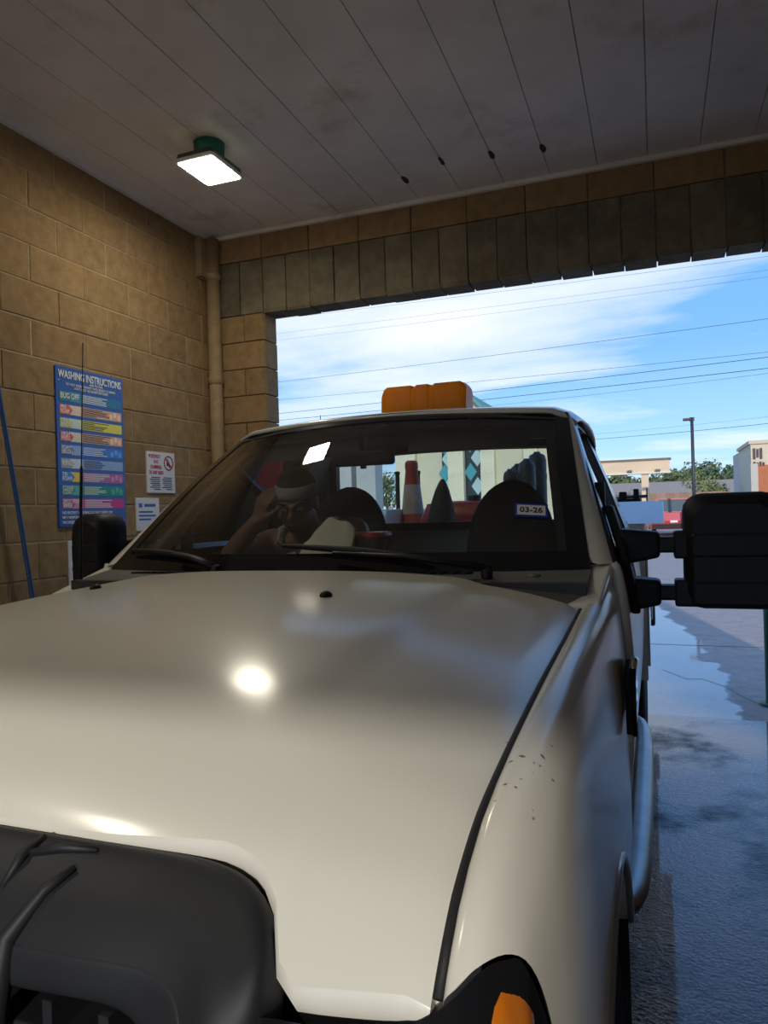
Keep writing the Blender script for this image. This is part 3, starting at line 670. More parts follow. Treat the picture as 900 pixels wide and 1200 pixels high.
# cowl
cow = []
for x in [i / 20 * .86 for i in range(-20, 21)]:
    a = abs(x) / .86; yb = 2.17 - .14 * (1 - a ** 2)
    y0 = 1.935 - .05 * a ** 4
    cow.append([T(x, y0 - .02, hoodz(x, 1.92) - .026), T(x, y0 + .02, hoodz(x, 1.92) - .020 + .012 * a), T(x, (y0 + yb) / 2, 1.368 - .01 * a), T(x, yb + .02, 1.386 - .004 * a)])
COWL = mat('cowl_grey', (.13, .125, .115), .6, noise=(20, .15))
cw = loft('cowl', cow, COWL, tk)
for i in range(34):
    x = -.60 + i * .034
    prism('cowl_louvre', [T(x, 1.955, 1.379), T(x + .016, 1.955, 1.379), T(x + .028, 2.0, 1.377), T(x + .012, 2.0, 1.377)], (0, 0, .006), BLACKP, cw)
lathe('cowl_cap', [(.018, 0), (.018, .008), (.0, .012)], T(.71, 2.06, 1.362), 'z', COWL, cw, n=12)

# windshield: surface from base curve to header curve
def wsp(u, v):                                               # u -1..1 across, v 0..1 up
    hb, ht = .855, .725
    x = u * (hb + (ht - hb) * v); a = abs(u)
    yb = 2.16 - .13 * (1 - a ** 2); yt = 2.90 - .11 * (1 - a ** 2.2)
    zb = 1.382; zt = 1.955 - .035 * a ** 2
    bow = .035 * math.sin(math.pi * v) * (1 - .3 * a)
    return T(x, yb + (yt - yb) * v - bow * .6, zb + (zt - zb) * v + bow * .7)
NU, NV = 40, 22
ws = loft('windshield', [[wsp(-1 + 2 * i / NU, j / NV) for i in range(NU + 1)] for j in range(NV + 1)], WS, tk)
def wsband(nm, u0, u1, v0, v1, m_, off=.003, n=24, k=6):
    return loft(nm, [[wsp(u0 + (u1 - u0) * i / n, v0 + (v1 - v0) * j / k) + Vector((0, -.6, .8)) * off for i in range(n + 1)] for j in range(k + 1)], m_, ws)
wsband('frit_band', -1, 1, -.01, .075, FRIT); wsband('frit_band', -1, 1, .93, 1.01, FRIT)
wsband('frit_band', .93, 1.0, 0, 1, FRIT, n=6, k=20); wsband('frit_band', -1.0, -.945, 0, 1, FRIT, n=6, k=20)
# inspection sticker
c_ = atY(607, 597, 2.30); 
su, sv = .815, .275
o_ = wsp(su, sv) + Vector((0, -.6, .8)) * .004; ex = (wsp(su + .06, sv) - wsp(su, sv)).normalized(); ey = (wsp(su, sv + .06) - wsp(su, sv)).normalized(); ey = (ey - ex * ex.dot(ey)).normalized(); en = ex.cross(ey)
ex, ey = (ex * math.cos(-.08) + ey * math.sin(-.08)), (ey * math.cos(-.08) - ex * math.sin(-.08))
def quad(nm, x0, x1, y0, y1, k, m_, par): return mesh(nm, [o_ + ex * x + ey * y + en * k for x, y in ((x0, y0), (x1, y0), (x1, y1), (x0, y1))], [(0, 1, 2, 3)], m_, par, solid=.0006)
st = quad('inspection_sticker', -.052, .052, -.034, .034, 0, mat('sticker_blue', (.02, .03, .35), .4), ws)
quad('sticker_field', -.044, .044, -.024, .024, .001, mat('sticker_white', (.82, .82, .80), .5, emit=None), st)
text('lettering', '03-26', .036, frame_m(o_ + en * .002 - ey * .012, ex, ey), INK, st, 'CENTER', xs=.86, bold=.0008, depth=.0004)
# wipers
for a, b, c, l_ in ((.585, .10, -.10, 'R'), (-.25, -.48, -.80, 'L')):
    p0 = T(a, 2.015, 1.395); pm = wsp(b / .85, .055) + Vector((0, -.03, .02)); p1 = wsp(c / .85, .10) + Vector((0, -.014, .012))
    if l_ == 'L': p0, pm, p1 = T(-.30, 2.0, 1.397), wsp(-.62, .05) + Vector((0, -.028, .022)), wsp(-.93, .085) + Vector((0, -.014, .012))
    wpr = tube('wiper_arm', [p0, p0.lerp(pm, .5) + Vector((0, -.012, .010)), pm], [.020, .016, .009], BLACKP, tk, n=8, flat=.55)
    q0 = p0.lerp(pm, .35) + Vector((0, .045, .004)); q1 = p1
    tube('wiper_blade', [q0.lerp(q1, t) + Vector((0, -.005, .006 * math.sin(math.pi * t))) for t in (0, .25, .5, .75, 1)], [.006, .010, .012, .010, .006], BLACKR, wpr, n=8)
    lathe('wiper_pivot', [(.017, -.03), (.017, .004), (.010, .008), (0, .008)], p0, 'z', BLACKP, wpr, n=12)

# greenhouse side planes
def sx(z): return .925 - (z - 1.40) * .350 - .05 * max(0, (z - 1.80) / .15) ** 2 * .5
def sp_(s, y, z, o=0): return T(s * (sx(z) + o), y, z)
def ring_panel(nm, s, outl, inn, m_, th=.05, par=None):
    n = len(outl)
    v = [sp_(s, *p) for p in outl] + [sp_(s, *p) for p in inn] + [sp_(s, *p, -th) for p in outl] + [sp_(s, *p, -th) for p in inn]
    f = []
    for i in range(n):
        k = (i + 1) % n
        f += [(i, k, n + k, n + i), (2 * n + i, 3 * n + i, 3 * n + k, 2 * n + k), (i, 2 * n + i, 2 * n + k, k), (n + i, n + k, 3 * n + k, 3 * n + i)]
    return mesh(nm, v, f, m_, par or tk, bevel=.006)
CABR = 3.76
for s in (1, -1):
    # door lower skin
    zs = [.60, .64, .72, .82, .95, 1.05, 1.13, 1.22, 1.30, 1.36, 1.395]
    xo = [.915, .935, .945, .955, .962, .965, .962, .956, .948, .938, .926]
    dr = loft('door', [[T(s * x_, y_, z_) for x_, z_ in zip(xo, zs)] for y_ in (2.20, 2.3, 2.8, 3.2, 3.44)], PAINT, tk, solid=.03, off=-1)
    loft('cab_corner', [[T(s * x_, y_, z_) for x_, z_ in zip(xo, zs)] for y_ in (3.45, 3.6, CABR - .03)] + [[T(s * (x_ - .04), CABR, z_) for x_, z_ in zip(xo, zs)]], PAINT, tk)
    # upper door frame with window opening
    o1 = [(2.20, 1.385), (2.55, 1.655), (2.90, 1.905), (3.15, 1.935), (3.44, 1.935), (3.44, 1.66), (3.44, 1.385), (2.8, 1.385)]
    i1 = [(2.36, 1.425), (2.62, 1.635), (2.93, 1.862), (3.12, 1.885), (3.37, 1.885), (3.385, 1.66), (3.385, 1.425), (2.8, 1.425)]
    ring_panel('window_frame', s, o1, i1, PAINT if False else mat('door_black', (.012, .012, .014), .25), par=dr)
    n_ = len(i1)
    mesh('side_window', [sp_(s, *p, -.02) for p in i1], [tuple(range(n_))], SG, dr)
    box('glass_run', sp_(s, 2.60, 1.42, -.045), sp_(s, 2.63, 1.64, -.008), BLACKP, dr)
    o2 = [(3.45, 1.385), (3.45, 1.935), (3.60, 1.94), (3.76, 1.92), (3.80, 1.385)]
    mesh('cab_pillar', [sp_(s, *p) for p in o2] + [sp_(s, p[0], p[1], -.09) for p in o2], [(0, 1, 2, 3, 4), (9, 8, 7, 6, 5)] + [(i, (i + 1) % 5, 5 + (i + 1) % 5, 5 + i) for i in range(5)], PAINT, tk, bevel=.01)
    # A pillar: painted strip between windshield edge and side plane
    ra, rb, rc = [], [], []
    for j in range(13):
        v_ = j / 12; w = wsp(s, v_); q = sp_(s, 2.20 + (2.93 - 2.20) * v_, 1.388 + (1.93 - 1.388) * v_)
        ra.append(w + Vector((0, .004, .002))); rb.append(w.lerp(q, .6) + Vector((s * .006, -.004, .008))); rc.append(q + Vector((0, .03, -.005)))
    pil = loft('a_pillar', [ra, rb, rc], PAINT, tk, sub=1)
    loft('pillar_trim', [[wsp(s * .985, v_ / 12) + Vector((0, .05, -.02)) for v_ in range(13)], [wsp(s * (.895 - .03 * v_ / 12), v_ / 12) + Vector((0, .06, -.02)) for v_ in range(13)], [wsp(s * .90, v_ / 12) + Vector((0, .15, -.02)) for v_ in range(13)]], TRIM, pil)
    # handle
    box('door_handle', T(s * .955, 3.20, 1.13), T(s * .995, 3.36, 1.165), BLACKP, dr, bevel=.01)
    # rocker and fender/cowl corner
    box('rocker', T(s * .80, 1.80, .56), T(s * .93, CABR, .64), PAINT, tk, bevel=.02)
    prism('cowl_corner', [T(s * .80, 1.90, 1.30), T(s * .90, 1.90, 1.315), T(s * .915, 2.22, 1.395), T(s * .80, 2.22, 1.385)], (0, 0, -.06), PAINT, tk, bevel=.012)
    # side step: stout tube with flattened tread
    stp = tube('side_step', [T(s * .86, 1.87, .56), T(s * .92, 1.90, .545), T(s * .955, 2.0, .53), T(s * .958, 2.3, .525), T(s * .958, 3.4, .525), T(s * .94, 3.62, .53), T(s * .86, 3.66, .55)], [.04, .042, .044, .045, .045, .042, .04], STEEL, tk, n=12, flat=.7, sub=1)
    for q in (2.1, 3.3): box('step_bracket', T(s * .70, q, .50), T(s * .95, q + .05, .53), BLACKP, stp)
# roof
ry = [2.87, 2.92, 3.0, 3.15, 3.4, 3.6, 3.72, 3.78]
rz = [1.952, 1.968, 1.984, 1.998, 2.005, 1.995, 1.972, 1.93]
rows = []
for y_, z_ in zip(ry, rz):
    row = []
    for i in range(-16, 17):
        a = abs(i) / 16; xx = i / 16 * .762
        yy = y_ - (.10 * (1 - a ** 2.2) if y_ < 2.95 else .10 * (1 - a ** 2.2) * max(0, (3.4 - y_) / .48))
        row.append(T(xx, yy, z_ - .028 * a ** 2 - .05 * max(0, (a - .86) / .14) ** 2))
    rows.append(row)
rf = loft('roof', rows, PAINT, tk, solid=.012, off=-1)
loft('headliner', [[p + Vector((0, .04, -.055)) for p in r] for r in rows], HEADL, tk)
box('header_trim', T(-.66, 2.86, 1.875), T(.66, 2.97, 1.925), HEADL, tk, bevel=.02)
for s in (-1, 1): 
    vis = prism('sun_visor', [T(s * .08, 2.87, 1.885), T(s * .60, 2.89, 1.875), T(s * .58, 2.80, 1.79), T(s * .10, 2.79, 1.80)], (0, .02, .012), HEADL, tk, bevel=.008)
lathe('roof_mast', [(.012, 0), (.008, .02), (.003, .03), (.002, .10), (0, .10)], T(-.60, 3.45, 1.975), 'z', BLACKP, rf, n=8)
# amber light bar on the roof
lb = root('tmp', (0, 0, 0), '', ''); bpy.data.objects.remove(lb)
by0, by1, bx0, bx1, bz0, bz1 = 3.28, 3.46, -.20, .222, 1.995, 2.165
secs = [(bx0, .80), (bx0 + .012, .93), (bx0 + .03, 1), (-.05, 1), (-.04, .96), (-.03, .96), (-.02, 1), (.035, 1), (.045, .96), (.06, .96), (.07, 1), (bx1 - .03, 1), (bx1 - .012, .94), (bx1, .82)]
rows = []
for x_, k in secs:
    yc, hy = (by0 + by1) / 2, (by1 - by0) / 2 * k; zt = bz0 + (bz1 - bz0) * (.1 + .9 * k)
    rows.append([T(x_, yc - hy, bz0 + .02), T(x_, yc - hy * .97, bz0 + .07), T(x_, yc - hy * .9, zt - .022), T(x_, yc - hy * .72, zt - .004), T(x_, yc, zt), T(x_, yc + hy * .72, zt - .004), T(x_, yc + hy * .9, zt - .022), T(x_, yc + hy, bz0 + .02)])
base = box('light_bar', T(bx0 + .01, by0 + .01, bz0 - .01), T(bx1 - .01, by1 - .01, bz0 + .03), BLACKP, tk, bevel=.006); base['label'] = 'amber warning light bar on the cab roof'
lens = loft('amber_lens', rows, AMBER2, base, smooth=False)
n8 = len(rows[0])
for r_ in (rows[0], rows[-1]): mesh('lens_end', r_, [tuple(range(n8))], AMBER2, base)
for cx_ in (-.13, .01, .15): lathe('rotator', [(.0, .03), (.035, .03), (.045, .06), (.03, .11), (0, .115)], T(cx_, (by0 + by1) / 2, bz0), 'z', mat('beacon_reflector', (.85, .40, .05), .3, metal=.7), base, n=14)

# cab back, floor, bulkhead, rear window
rwz0, rwz1, rwx = 1.475, 1.885, .66
bk = box('cab_back', T(-.90, CABR - .03, .62), T(.90, CABR, rwz0), PAINT, tk)
box('back_header', T(-.70, CABR - .03, rwz1), T(.70, CABR, 1.95), PAINT, bk)
for s in (-1, 1): prism('back_pillar', [T(s * rwx, CABR - .03, rwz0), T(s * (sx(rwz0) - .02), CABR - .03, rwz0), T(s * (sx(rwz1) - .02), CABR - .03, rwz1), T(s * rwx, CABR - .03, rwz1)], (0, .03, 0), PAINT, bk)
box('rear_window', T(-rwx, CABR - .018, rwz0), T(rwx, CABR - .012, rwz1), RG, bk)
boxes('window_seal', [(T(-rwx, CABR - .045, rwz0 - .02), T(rwx, CABR + .006, rwz0 + .02)), (T(-rwx, CABR - .045, rwz1 - .015), T(rwx, CABR + .006, rwz1 + .02)), (T(-rwx - .02, CABR - .045, rwz0), T(-rwx + .02, CABR + .006, rwz1)), (T(rwx - .02, CABR - .045, rwz0), T(rwx + .02, CABR + .006, rwz1))], BLACKP, bk)
box('cab_floor', T(-.92, 1.95, .60), T(.92, CABR, .64), DASH, tk); box('firewall', T(-.86, 1.96, .62), T(.86, 2.0, 1.355), DASH, tk)
# dash
rows = []
for x in [i / 12 * .84 for i in range(-12, 13)]:
    a = abs(x) / .84; hump = .035 * math.exp(-((x - .40) / .22) ** 2)
    yb = 2.15 - .12 * (1 - a * a)
    rows.append([T(x, yb + .02, 1.366), T(x, 2.3, 1.372 + hump * .3), T(x, 2.45, 1.375 + hump), T(x, 2.55, 1.36 + hump), T(x, 2.60, 1.30 + hump), T(x, 2.58, 1.1), T(x, 2.52, .85)])
dash = loft('dashboard', rows, DASH, tk)
# steering wheel
def ring_pts(c, r, ax, n=28):
    ax = Vector(ax).normalized(); a = ax.cross(Vector((1, 0, 0))).normalized(); b = ax.cross(a)
    return [Vector(c) + (a * math.cos(2 * math.pi * i / n) + b * math.sin(2 * math.pi * i / n)) * r for i in range(n + 1)]
swc = T(.42, 2.78, 1.22)
sw = tube('steering_wheel', ring_pts(swc, .19, (0, .85, .53)), .016, BLACKP, tk, n=10)
ellip('wheel_hub', swc + Vector((0, -.02, -.01)), (.08, .05, .07), BLACKP, sw, n=12)
for d in ((.17, 0), (-.17, 0)): tube('wheel_spoke', [swc, swc + Vector((d[0], 0, 0))], .016, BLACKP, sw, n=8)
tube('steering_column', [swc, T(.42, 2.5, 1.1)], .04, BLACKP, sw, n=10)
# seats: rounded high backs
def seat(cx_, half):
    rows = []
    for t in (0, .15, .3, .45, .55, .64, .72, .79, .85, .90, .94, .97, .99, 1.0):
        z = .95 + .735 * t; hw = half * (1 if t < .55 else math.sqrt(max(0.0, 1 - ((t - .55) / .45) ** 2.2)))
        hw = max(hw, .02); yb = 3.10 + .16 * t; th = .075 * (1 if t < .8 else max(.15, math.sqrt(max(0, 1 - ((t - .8) / .2) ** 2))))
        rows.append([T(cx_ + hw * math.cos(a), yb + th * math.sin(a), z) for a in [2 * math.pi * k / 20 for k in range(20)]])
    s_ = loft('seat_back', rows, SEATF, tk, closed=True)
    box('seat_cushion', T(cx_ - half, 2.72, .90), T(cx_ + half, 3.18, 1.06), SEATF, s_, bevel=.05)
    box('seat_base', T(cx_ - half + .05, 2.8, .62), T(cx_ + half - .05, 3.15, .92), DASH, s_)
seat(-.36, .215); seat(.43, .20)
box('centre_console', T(-.10, 2.75, .64), T(.18, 3.2, 1.10), DASH, tk, bevel=.03)
# interior mirror
im = box('rear_view_mirror', T(-.225, 2.76, 1.752), T(.045, 2.80, 1.818), BLACKP, tk, bevel=.014)
tube('mirror_stem', [T(-.09, 2.78, 1.81), T(-.09, 2.74, 1.87)], .012, BLACKP, im, n=8); box('mirror_switch', T(-.10, 2.765, 1.740), T(-.08, 2.785, 1.755), BLACKP, im)
# seat belt
tube('seat_belt', [T(.74, 3.35, 1.62), T(.62, 3.30, 1.50), T(.60, 3.18, 1.2)], .02, BLACKP, tk, n=8, flat=.15)

# towing mirrors
def mirror(s, x0, x1, y0):
    sail = prism('mirror_base', [sp_(s, 2.27, 1.40, .004), sp_(s, 2.33, 1.235 + .2, .004), sp_(s, 2.47, 1.56, .004), sp_(s, 2.56, 1.56, .004), sp_(s, 2.60, 1.42, .004), T(s * .955, 2.55, 1.24), T(s * .955, 2.36, 1.22)], (s * .03, 0, 0), BLACKP, tk, bevel=.01); 
    for zt, zb in ((1.472, 1.385), (1.322, 1.238)):
        xa = .955
        v = [T(s * (xa - .03), 2.36, zb - .015), T(s * (xa - .03), 2.36, zt + .012), T(s * (xa - .03), 2.50, zt + .012), T(s * (xa - .03), 2.50, zb - .015)]
        xm = min(x0 - .03, 1.045)
        w = [T(s * xm, 2.385, zb + .008), T(s * xm, 2.385, zt), T(s * xm, 2.475, zt), T(s * xm, 2.475, zb + .008)]
        arm = mesh('mirror_arm', v + w, [(0, 1, 2, 3), (7, 6, 5, 4)] + [(i, (i + 1) % 4, 4 + (i + 1) % 4, 4 + i) for i in range(4)], BLACKP, sail, bevel=.012)
        if x0 > 1.08:
            box('telescope_tube', T(s * (xm - .02), 2.395, zb + .022), T(s * (x0 + .03), 2.465, zt - .016), BLACKP, arm, bevel=.008)
            box('telescope_collar', T(s * (x0 - .028), 2.388, zb + .004), T(s * (x0 + .10), 2.472, zt + .002), BLACKP, arm, bevel=.008)
    rows = []
    for t, k in ((0, .80), (.10, .94), (.3, 1.0), (.7, 1.0), (.9, .99), (1, .97)):
        y = y0 + .155 * t; cx_, cz_ = (x0 + x1) / 2, 1.411; hx, hz = (x1 - x0) / 2 * k, .176 * k; r = .055
        row = []
        for qx, qz, a0 in ((1, 1, 0), (-1, 1, 90), (-1, -1, 180), (1, -1, 270)):
            for a in (0, 22.5, 45, 67.5, 90):
                th = math.radians(a0 + a); row.append(T(s * (cx_ + qx * (hx - r) + r * math.cos(th)), y, cz_ + qz * (hz - r) + r * math.sin(th)))
        rows.append(row)
    hd = loft('mirror_head', rows, BLACKP, sail, closed=True)
    n = len(rows[0]); mesh('head_shell', rows[0], [tuple(range(n))], BLACKP, hd, smooth=False); mesh('mirror_glass', [p + Vector((0, -.012, 0)) for p in rows[-1]], [tuple(range(n))], CHROME, hd)
    for zz in (1.43, 1.285): box('shell_rib', T(s * (x0 + .02), y0 - .004, zz - .038), T(s * (x1 - .012), y0 + .05, zz + .038), BLACKP, hd, bevel=.01)
mirror(1, 1.112, 1.385, 2.37); mirror(-1, 1.025, 1.185, 2.29)
# antenna on the passenger fender
ab = atY(94, 668, 2.02); at_ = atY(97, 402, 2.02)
an = tube('antenna', [ab - Vector((0, 0, .06)), ab.lerp(at_, .02), ab.lerp(at_, .45), ab.lerp(at_, .46), at_ - Vector((0, 0, .005)), at_], [.010, .0065, .005, .0022, .0015, .003], BLACKP, tk, n=8)

# wheels
TYRE = mat('tyre', (.013, .013, .014), .75, bump=(50, .4, .006)); RIM = mat('steel_rim', (.45, .44, .42), .4, metal=.6)
def wheel(s, y):
    xc, hw, R_ = .815 * s, .125, .405
    prof = [(.21, -hw * .8), (.25, -hw * .95), (.33, -hw * 1.02), (.375, -hw * .96), (.398, -hw * .8), (R_, -hw * .5), (R_, hw * .5), (.398, hw * .8), (.375, hw * .96), (.33, hw * 1.02), (.25, hw * .95), (.21, hw * .8)]
    w = lathe('tyre', prof, T(xc, y, R_), 'x', TYRE, tk, n=40)
    lathe('rim', [(.21, s * hw * .8), (.205, s * hw * .9), (.19, s * hw * .7), (.17, s * hw * .2), (.10, s * hw * .3), (.08, s * hw * .75), (.0, s * hw * .8)], T(xc, y, R_), 'x', RIM, w, n=28)
    lug = []
    for k in range(26):                                      # tread lugs
        a = 2 * math.pi * k / 26
        for q in (-1, 1):
            c = T(xc + q * hw * .55, y + (R_ - .004) * math.cos(a + q * .06), R_ + (R_ - .004) * math.sin(a + q * .06)); lug.append((c - Vector((.045, .016, .016)), c + Vector((.045, .016, .016))))
    lg = boxes('tread', lug, TYRE, w); lg['kind'] = 'stuff'
for s in (1, -1): wheel(s, WY); wheel(s, 5.05)
box('frame_rail', T(-.45, .9, .45), T(-.35, 6.3, .60), BLACKP, tk); box('frame_rail', T(.35, .9, .45), T(.45, 6.3, .60), BLACKP, tk)

# service body behind the cab
SBODY = mat('service_body_paint', (.62, .60, .55), .35, coat=1.0, coatr=.04)
sbx = box('bed_floor', T(-.97, 3.95, .90), T(.97, 6.35, .96), STEEL, tk)
for s in (1, -1):
    y0, y1 = 3.92, 6.35
    o_in, o_out = .66, .975
    arch = [(5.05 - .46 * math.cos(a), .66 + .32 * math.sin(a)) for a in [math.pi * k / 16 for k in range(17)]]
    out_ = [(y0, .66)] + arch + [(y1, .66), (y1, 1.458), (y0, 1.458)]
    sbb = prism('side_box', [T(s * o_in, a, b) for a, b in out_], (s * (o_out - o_in), 0, 0), SBODY, tk)
    for ye in (y0 - .004, y1 - .004): box('side_box_end', T(s * (o_in + .02), ye, .69), T(s * (o_out - .015), ye + .008, 1.43), SBODY, sbb)
    lid = prism('box_lid', [T(s * (o_in + .02), y0 + .02, 1.458), T(s * (o_in + .02), y0 + .45, 1.575), T(s * (o_in + .02), y1 - .02, 1.575), T(s * (o_in + .02), y1 - .02, 1.458)], (s * (1.052 - o_in), 0, 0), SBODY, sbb, bevel=.008)
    for a_, b_, c_, d_ in ((3.98, 4.50, .72, 1.42), (4.53, 5.55, 1.02, 1.42), (5.60, 6.28, .72, 1.42)):
        dp = box('locker_door', T(s * (o_out + .0), a_, c_), T(s * (o_out + .012), b_, d_), SBODY, sbb, bevel=.004)
        box('locker_latch', T(s * (o_out + .01), (a_ + b_) / 2 - .05, 1.30), T(s * (o_out + .02), (a_ + b_) / 2 + .05, 1.36), CHROME, dp, bevel=.003)
    # clutter clamped on the lid: bench vice
    vz = 1.575; vx = s * .93
    if s > 0:
        vc = box('bench_vice', T(vx - .12, 4.5, vz), T(vx + .02, 4.7, vz + .018), BLACKP, tk, bevel=.004)
        boxes('vice_jaw', [(T(vx - .10, 4.52, vz + .015), T(vx - .06, 4.68, vz + .06)), (T(vx - .02, 4.54, vz + .015), T(vx + .01, 4.66, vz + .075))], BLACKP, vc, bevel=.004)
        tube('vice_screw', [T(vx - .16, 4.6, vz + .03), T(vx + .06, 4.6, vz + .03)], .01, STEEL, vc, n=8); tube('vice_handle', [T(vx + .055, 4.6, vz - .0), T(vx + .055, 4.6, vz + .08)], .005, STEEL, vc, n=8)
box('tailgate', T(-.66, 6.29, .95), T(.66, 6.34, 1.42), SBODY, tk, bevel=.006); box('rear_bumper', T(-1.0, 6.36, .55), T(1.0, 6.55, .72), BLACKP, tk, bevel=.02)

# ---------------------------------------------------------------- things on the dash and in the bed
CLOTH = mat('beige_cloth', (.80, .73, .56), .9, bump=(150, .5, .003))
cc = atY(383, 628, 2.34)
rows = []
for j in range(9):
    t = j / 8; row = []
    for i in range(15):
        u = i / 14; x = (u - .5) * .20; z = .150 * math.sin(math.pi * min(1, t * 1.1) * .9) * (.75 + .35 * u) * (1 - .5 * abs(u - .55) ** 2 * 3) + .035 * mnoise.noise(Vector((u * 4, t * 3, 1))) * math.sin(math.pi * t) + .02 * max(0, math.sin(u * 11 + t * 4)) * math.sin(math.pi * t)
        row.append(Vector((cc.x + x + .02 * math.sin(t * 5), 2.27 + .14 * t, 1.381 + z)))
    rows.append(row)
ct = tag(loft('folded_cloth', rows, CLOTH, None, solid=.006, sub=1), 'crumpled beige cloth lying on the truck dashboard', 'cloth')
REDP = mat('red_lid', (.42, .03, .02), .35); TUB = glass_mat('clear_tub', (.72, .55, .42), dust=.25, dustcol=(.35, .18, .10))
rc_ = atY(424, 632, 2.46)
tb = root('food_container', (rc_.x, 2.47, 1.379), 'clear food tub with a red lid on the dashboard', 'container')
def rr(cx_, cy_, hx, hy, z, r=.03): return [(cx_ + qx * (hx - r) + r * math.cos(math.radians(a0 + a)), cy_ + qy * (hy - r) + r * math.sin(math.radians(a0 + a)), z) for qx, qy, a0 in ((1, 1, 0), (-1, 1, 90), (-1, -1, 180), (1, -1, 270)) for a in (0, 30, 60, 90)]
X_, Y_ = rc_.x, 2.47
loft('tub', [rr(X_, Y_, .07, .06, 1.379), rr(X_, Y_, .085, .07, 1.468)], mat('tub_plastic', (.16, .10, .075), .3), tb, closed=True); loft('lid', [rr(X_, Y_, .093, .078, 1.466), rr(X_, Y_, .095, .08, 1.480), rr(X_, Y_, .082, .068, 1.487), rr(X_, Y_, .02, .02, 1.486, .01)], REDP, tb, closed=True)
wp = atY(343, 637, 2.34)
rows = [[Vector((wp.x - .05 + .1 * i / 6, 2.30 + .08 * j / 4, 1.385 + .022 * abs(mnoise.noise(Vector((i * .9, j * .8, 3)))) + .03 * math.sin(math.pi * j / 4) * (i / 6))) for i in range(7)] for j in range(5)]
tag(loft('crumpled_wrapper', rows, mat('wrapper', (.42, .58, .72), .4), None, smooth=False, solid=.001), 'crumpled pale blue wrapper beside the beige cloth', 'wrapper')
p3 = atY(305, 648, 2.22)
tag(box('paper_sheet', (p3.x - .10, 2.17, 1.379), (p3.x + .09, 2.24, 1.382), mat('paper', (.7, .7, .68), .8)), 'white paper strip at the foot of the windshield', 'paper')
p4 = atY(482, 640, 2.4)
rows = [[Vector((p4.x - .10 + .22 * i / 6, 2.32 + .12 * j / 4, 1.389 + .012 * (i / 6) + .006 * mnoise.noise(Vector((i, j, 8))))) for i in range(7)] for j in range(5)]
tag(loft('folded_papers', rows, mat('paper_grey', (.40, .42, .42), .7), None, solid=.006), 'folded grey papers on the dash by the red lidded tub', 'papers')

CONE = mat('cone_red', (.42, .05, .035), .5, noise=(6, .2)); CONEW = mat('cone_sleeve', (.42, .36, .36), .6, noise=(9, .25))
k0 = atY(482, 540, 5.0)
tcn_ = root('traffic_cone', (k0.x, 5.0, .96), 'dirty red traffic cone with grey sleeve standing in the truck bed', 'traffic cone')
H_ = k0.z - .96
def cr(t): return .145 * (1 - t) + .037 * t
lathe('cone', [(cr(0), .02), (cr(.5), H_ * .5), (cr(.93), H_ * .93), (.048, H_ * .94), (.048, H_ * .98), (.036, H_), (.0, H_)], (k0.x, 5.0, .96), 'z', CONE, tcn_, n=24)
lathe('reflective_sleeve', [(cr(.60) + .002, H_ * .60), (cr(.82) + .002, H_ * .82)], (k0.x, 5.0, .96), 'z', CONEW, tcn_, n=24)
lathe('cone_base', [(.20, 0), (.20, .025), (.145, .03)], (k0.x, 5.0, .96), 'z', BLACKR, tcn_, n=4)
for (u, v, lab) in ((465, 553, 'thin black stake standing left of the traffic cone'), (489, 552, 'short black stake standing behind the traffic cone')):
    k1 = atY(u, v, 5.35)
    e_ = root('stake', (k1.x, 5.35, .96), lab, 'stake'); tube('shaft', [(k1.x, 5.35, .955), (k1.x + .004, 5.35, k1.z)], .018, BLACKP, e_, n=8); lathe('stake_cap', [(.022, -.02), (.022, .0), (.0, .006)], (k1.x + .004, 5.35, k1.z), 'z', BLACKP, e_, n=8)
# red portable tank
k2, k3 = atY(500, 596, 4.55), atY(578, 596, 4.55)
REDT = mat('tank_red', (.34, .022, .035), .4, noise=(5, .15))
rt = root('red_fuel_tank', ((k2.x + k3.x) / 2, 4.55, .96), 'red plastic fuel tank lying in the truck bed', 'tank')
xc_ = (k2.x + k3.x) / 2; hw_ = (k3.x - k2.x) / 2
loft('tank_body', [rr(xc_, 4.55, hw_, .16, .96, .05), rr(xc_, 4.55, hw_ * 1.02, .17, 1.05, .05), rr(xc_, 4.55, hw_ * 1.02, .17, 1.50, .05), rr(xc_ + .02, 4.55, hw_ * .94, .14, 1.60, .05), rr(xc_, 4.55, .05, .03, 1.615, .02)], REDT, rt, closed=True)
lathe('filler_cap', [(.04, 0), (.04, .04), (.0, .045)], (xc_ + .1, 4.55, 1.605), 'z', BLACKP, rt, n=12)
# black tool bag
k4 = atY(512, 562, 4.17)
rows = []
for t, a, b in ((0, .14, .10), (.25, .16, .12), (.5, .13, .11), (.75, .08, .08), (.93, .045, .04), (1, .01, .01)):
    rows.append([Vector((k4.x - .01 + .05 * t + (a + .045 * mnoise.noise(Vector((2 * math.cos(q), 2 * math.sin(q), t * 4))) * (1 - t)) * math.cos(q), 4.15 + b * math.sin(q), .955 + (k4.z - .955) * t)) for q in [2 * math.pi * k / 16 for k in range(16)]])
tag(loft('black_bag', rows, mat('bag_black', (.014, .016, .018), .7), None, closed=True, sub=1), 'black peaked tarp bag in the bed beside the red tank', 'bag')
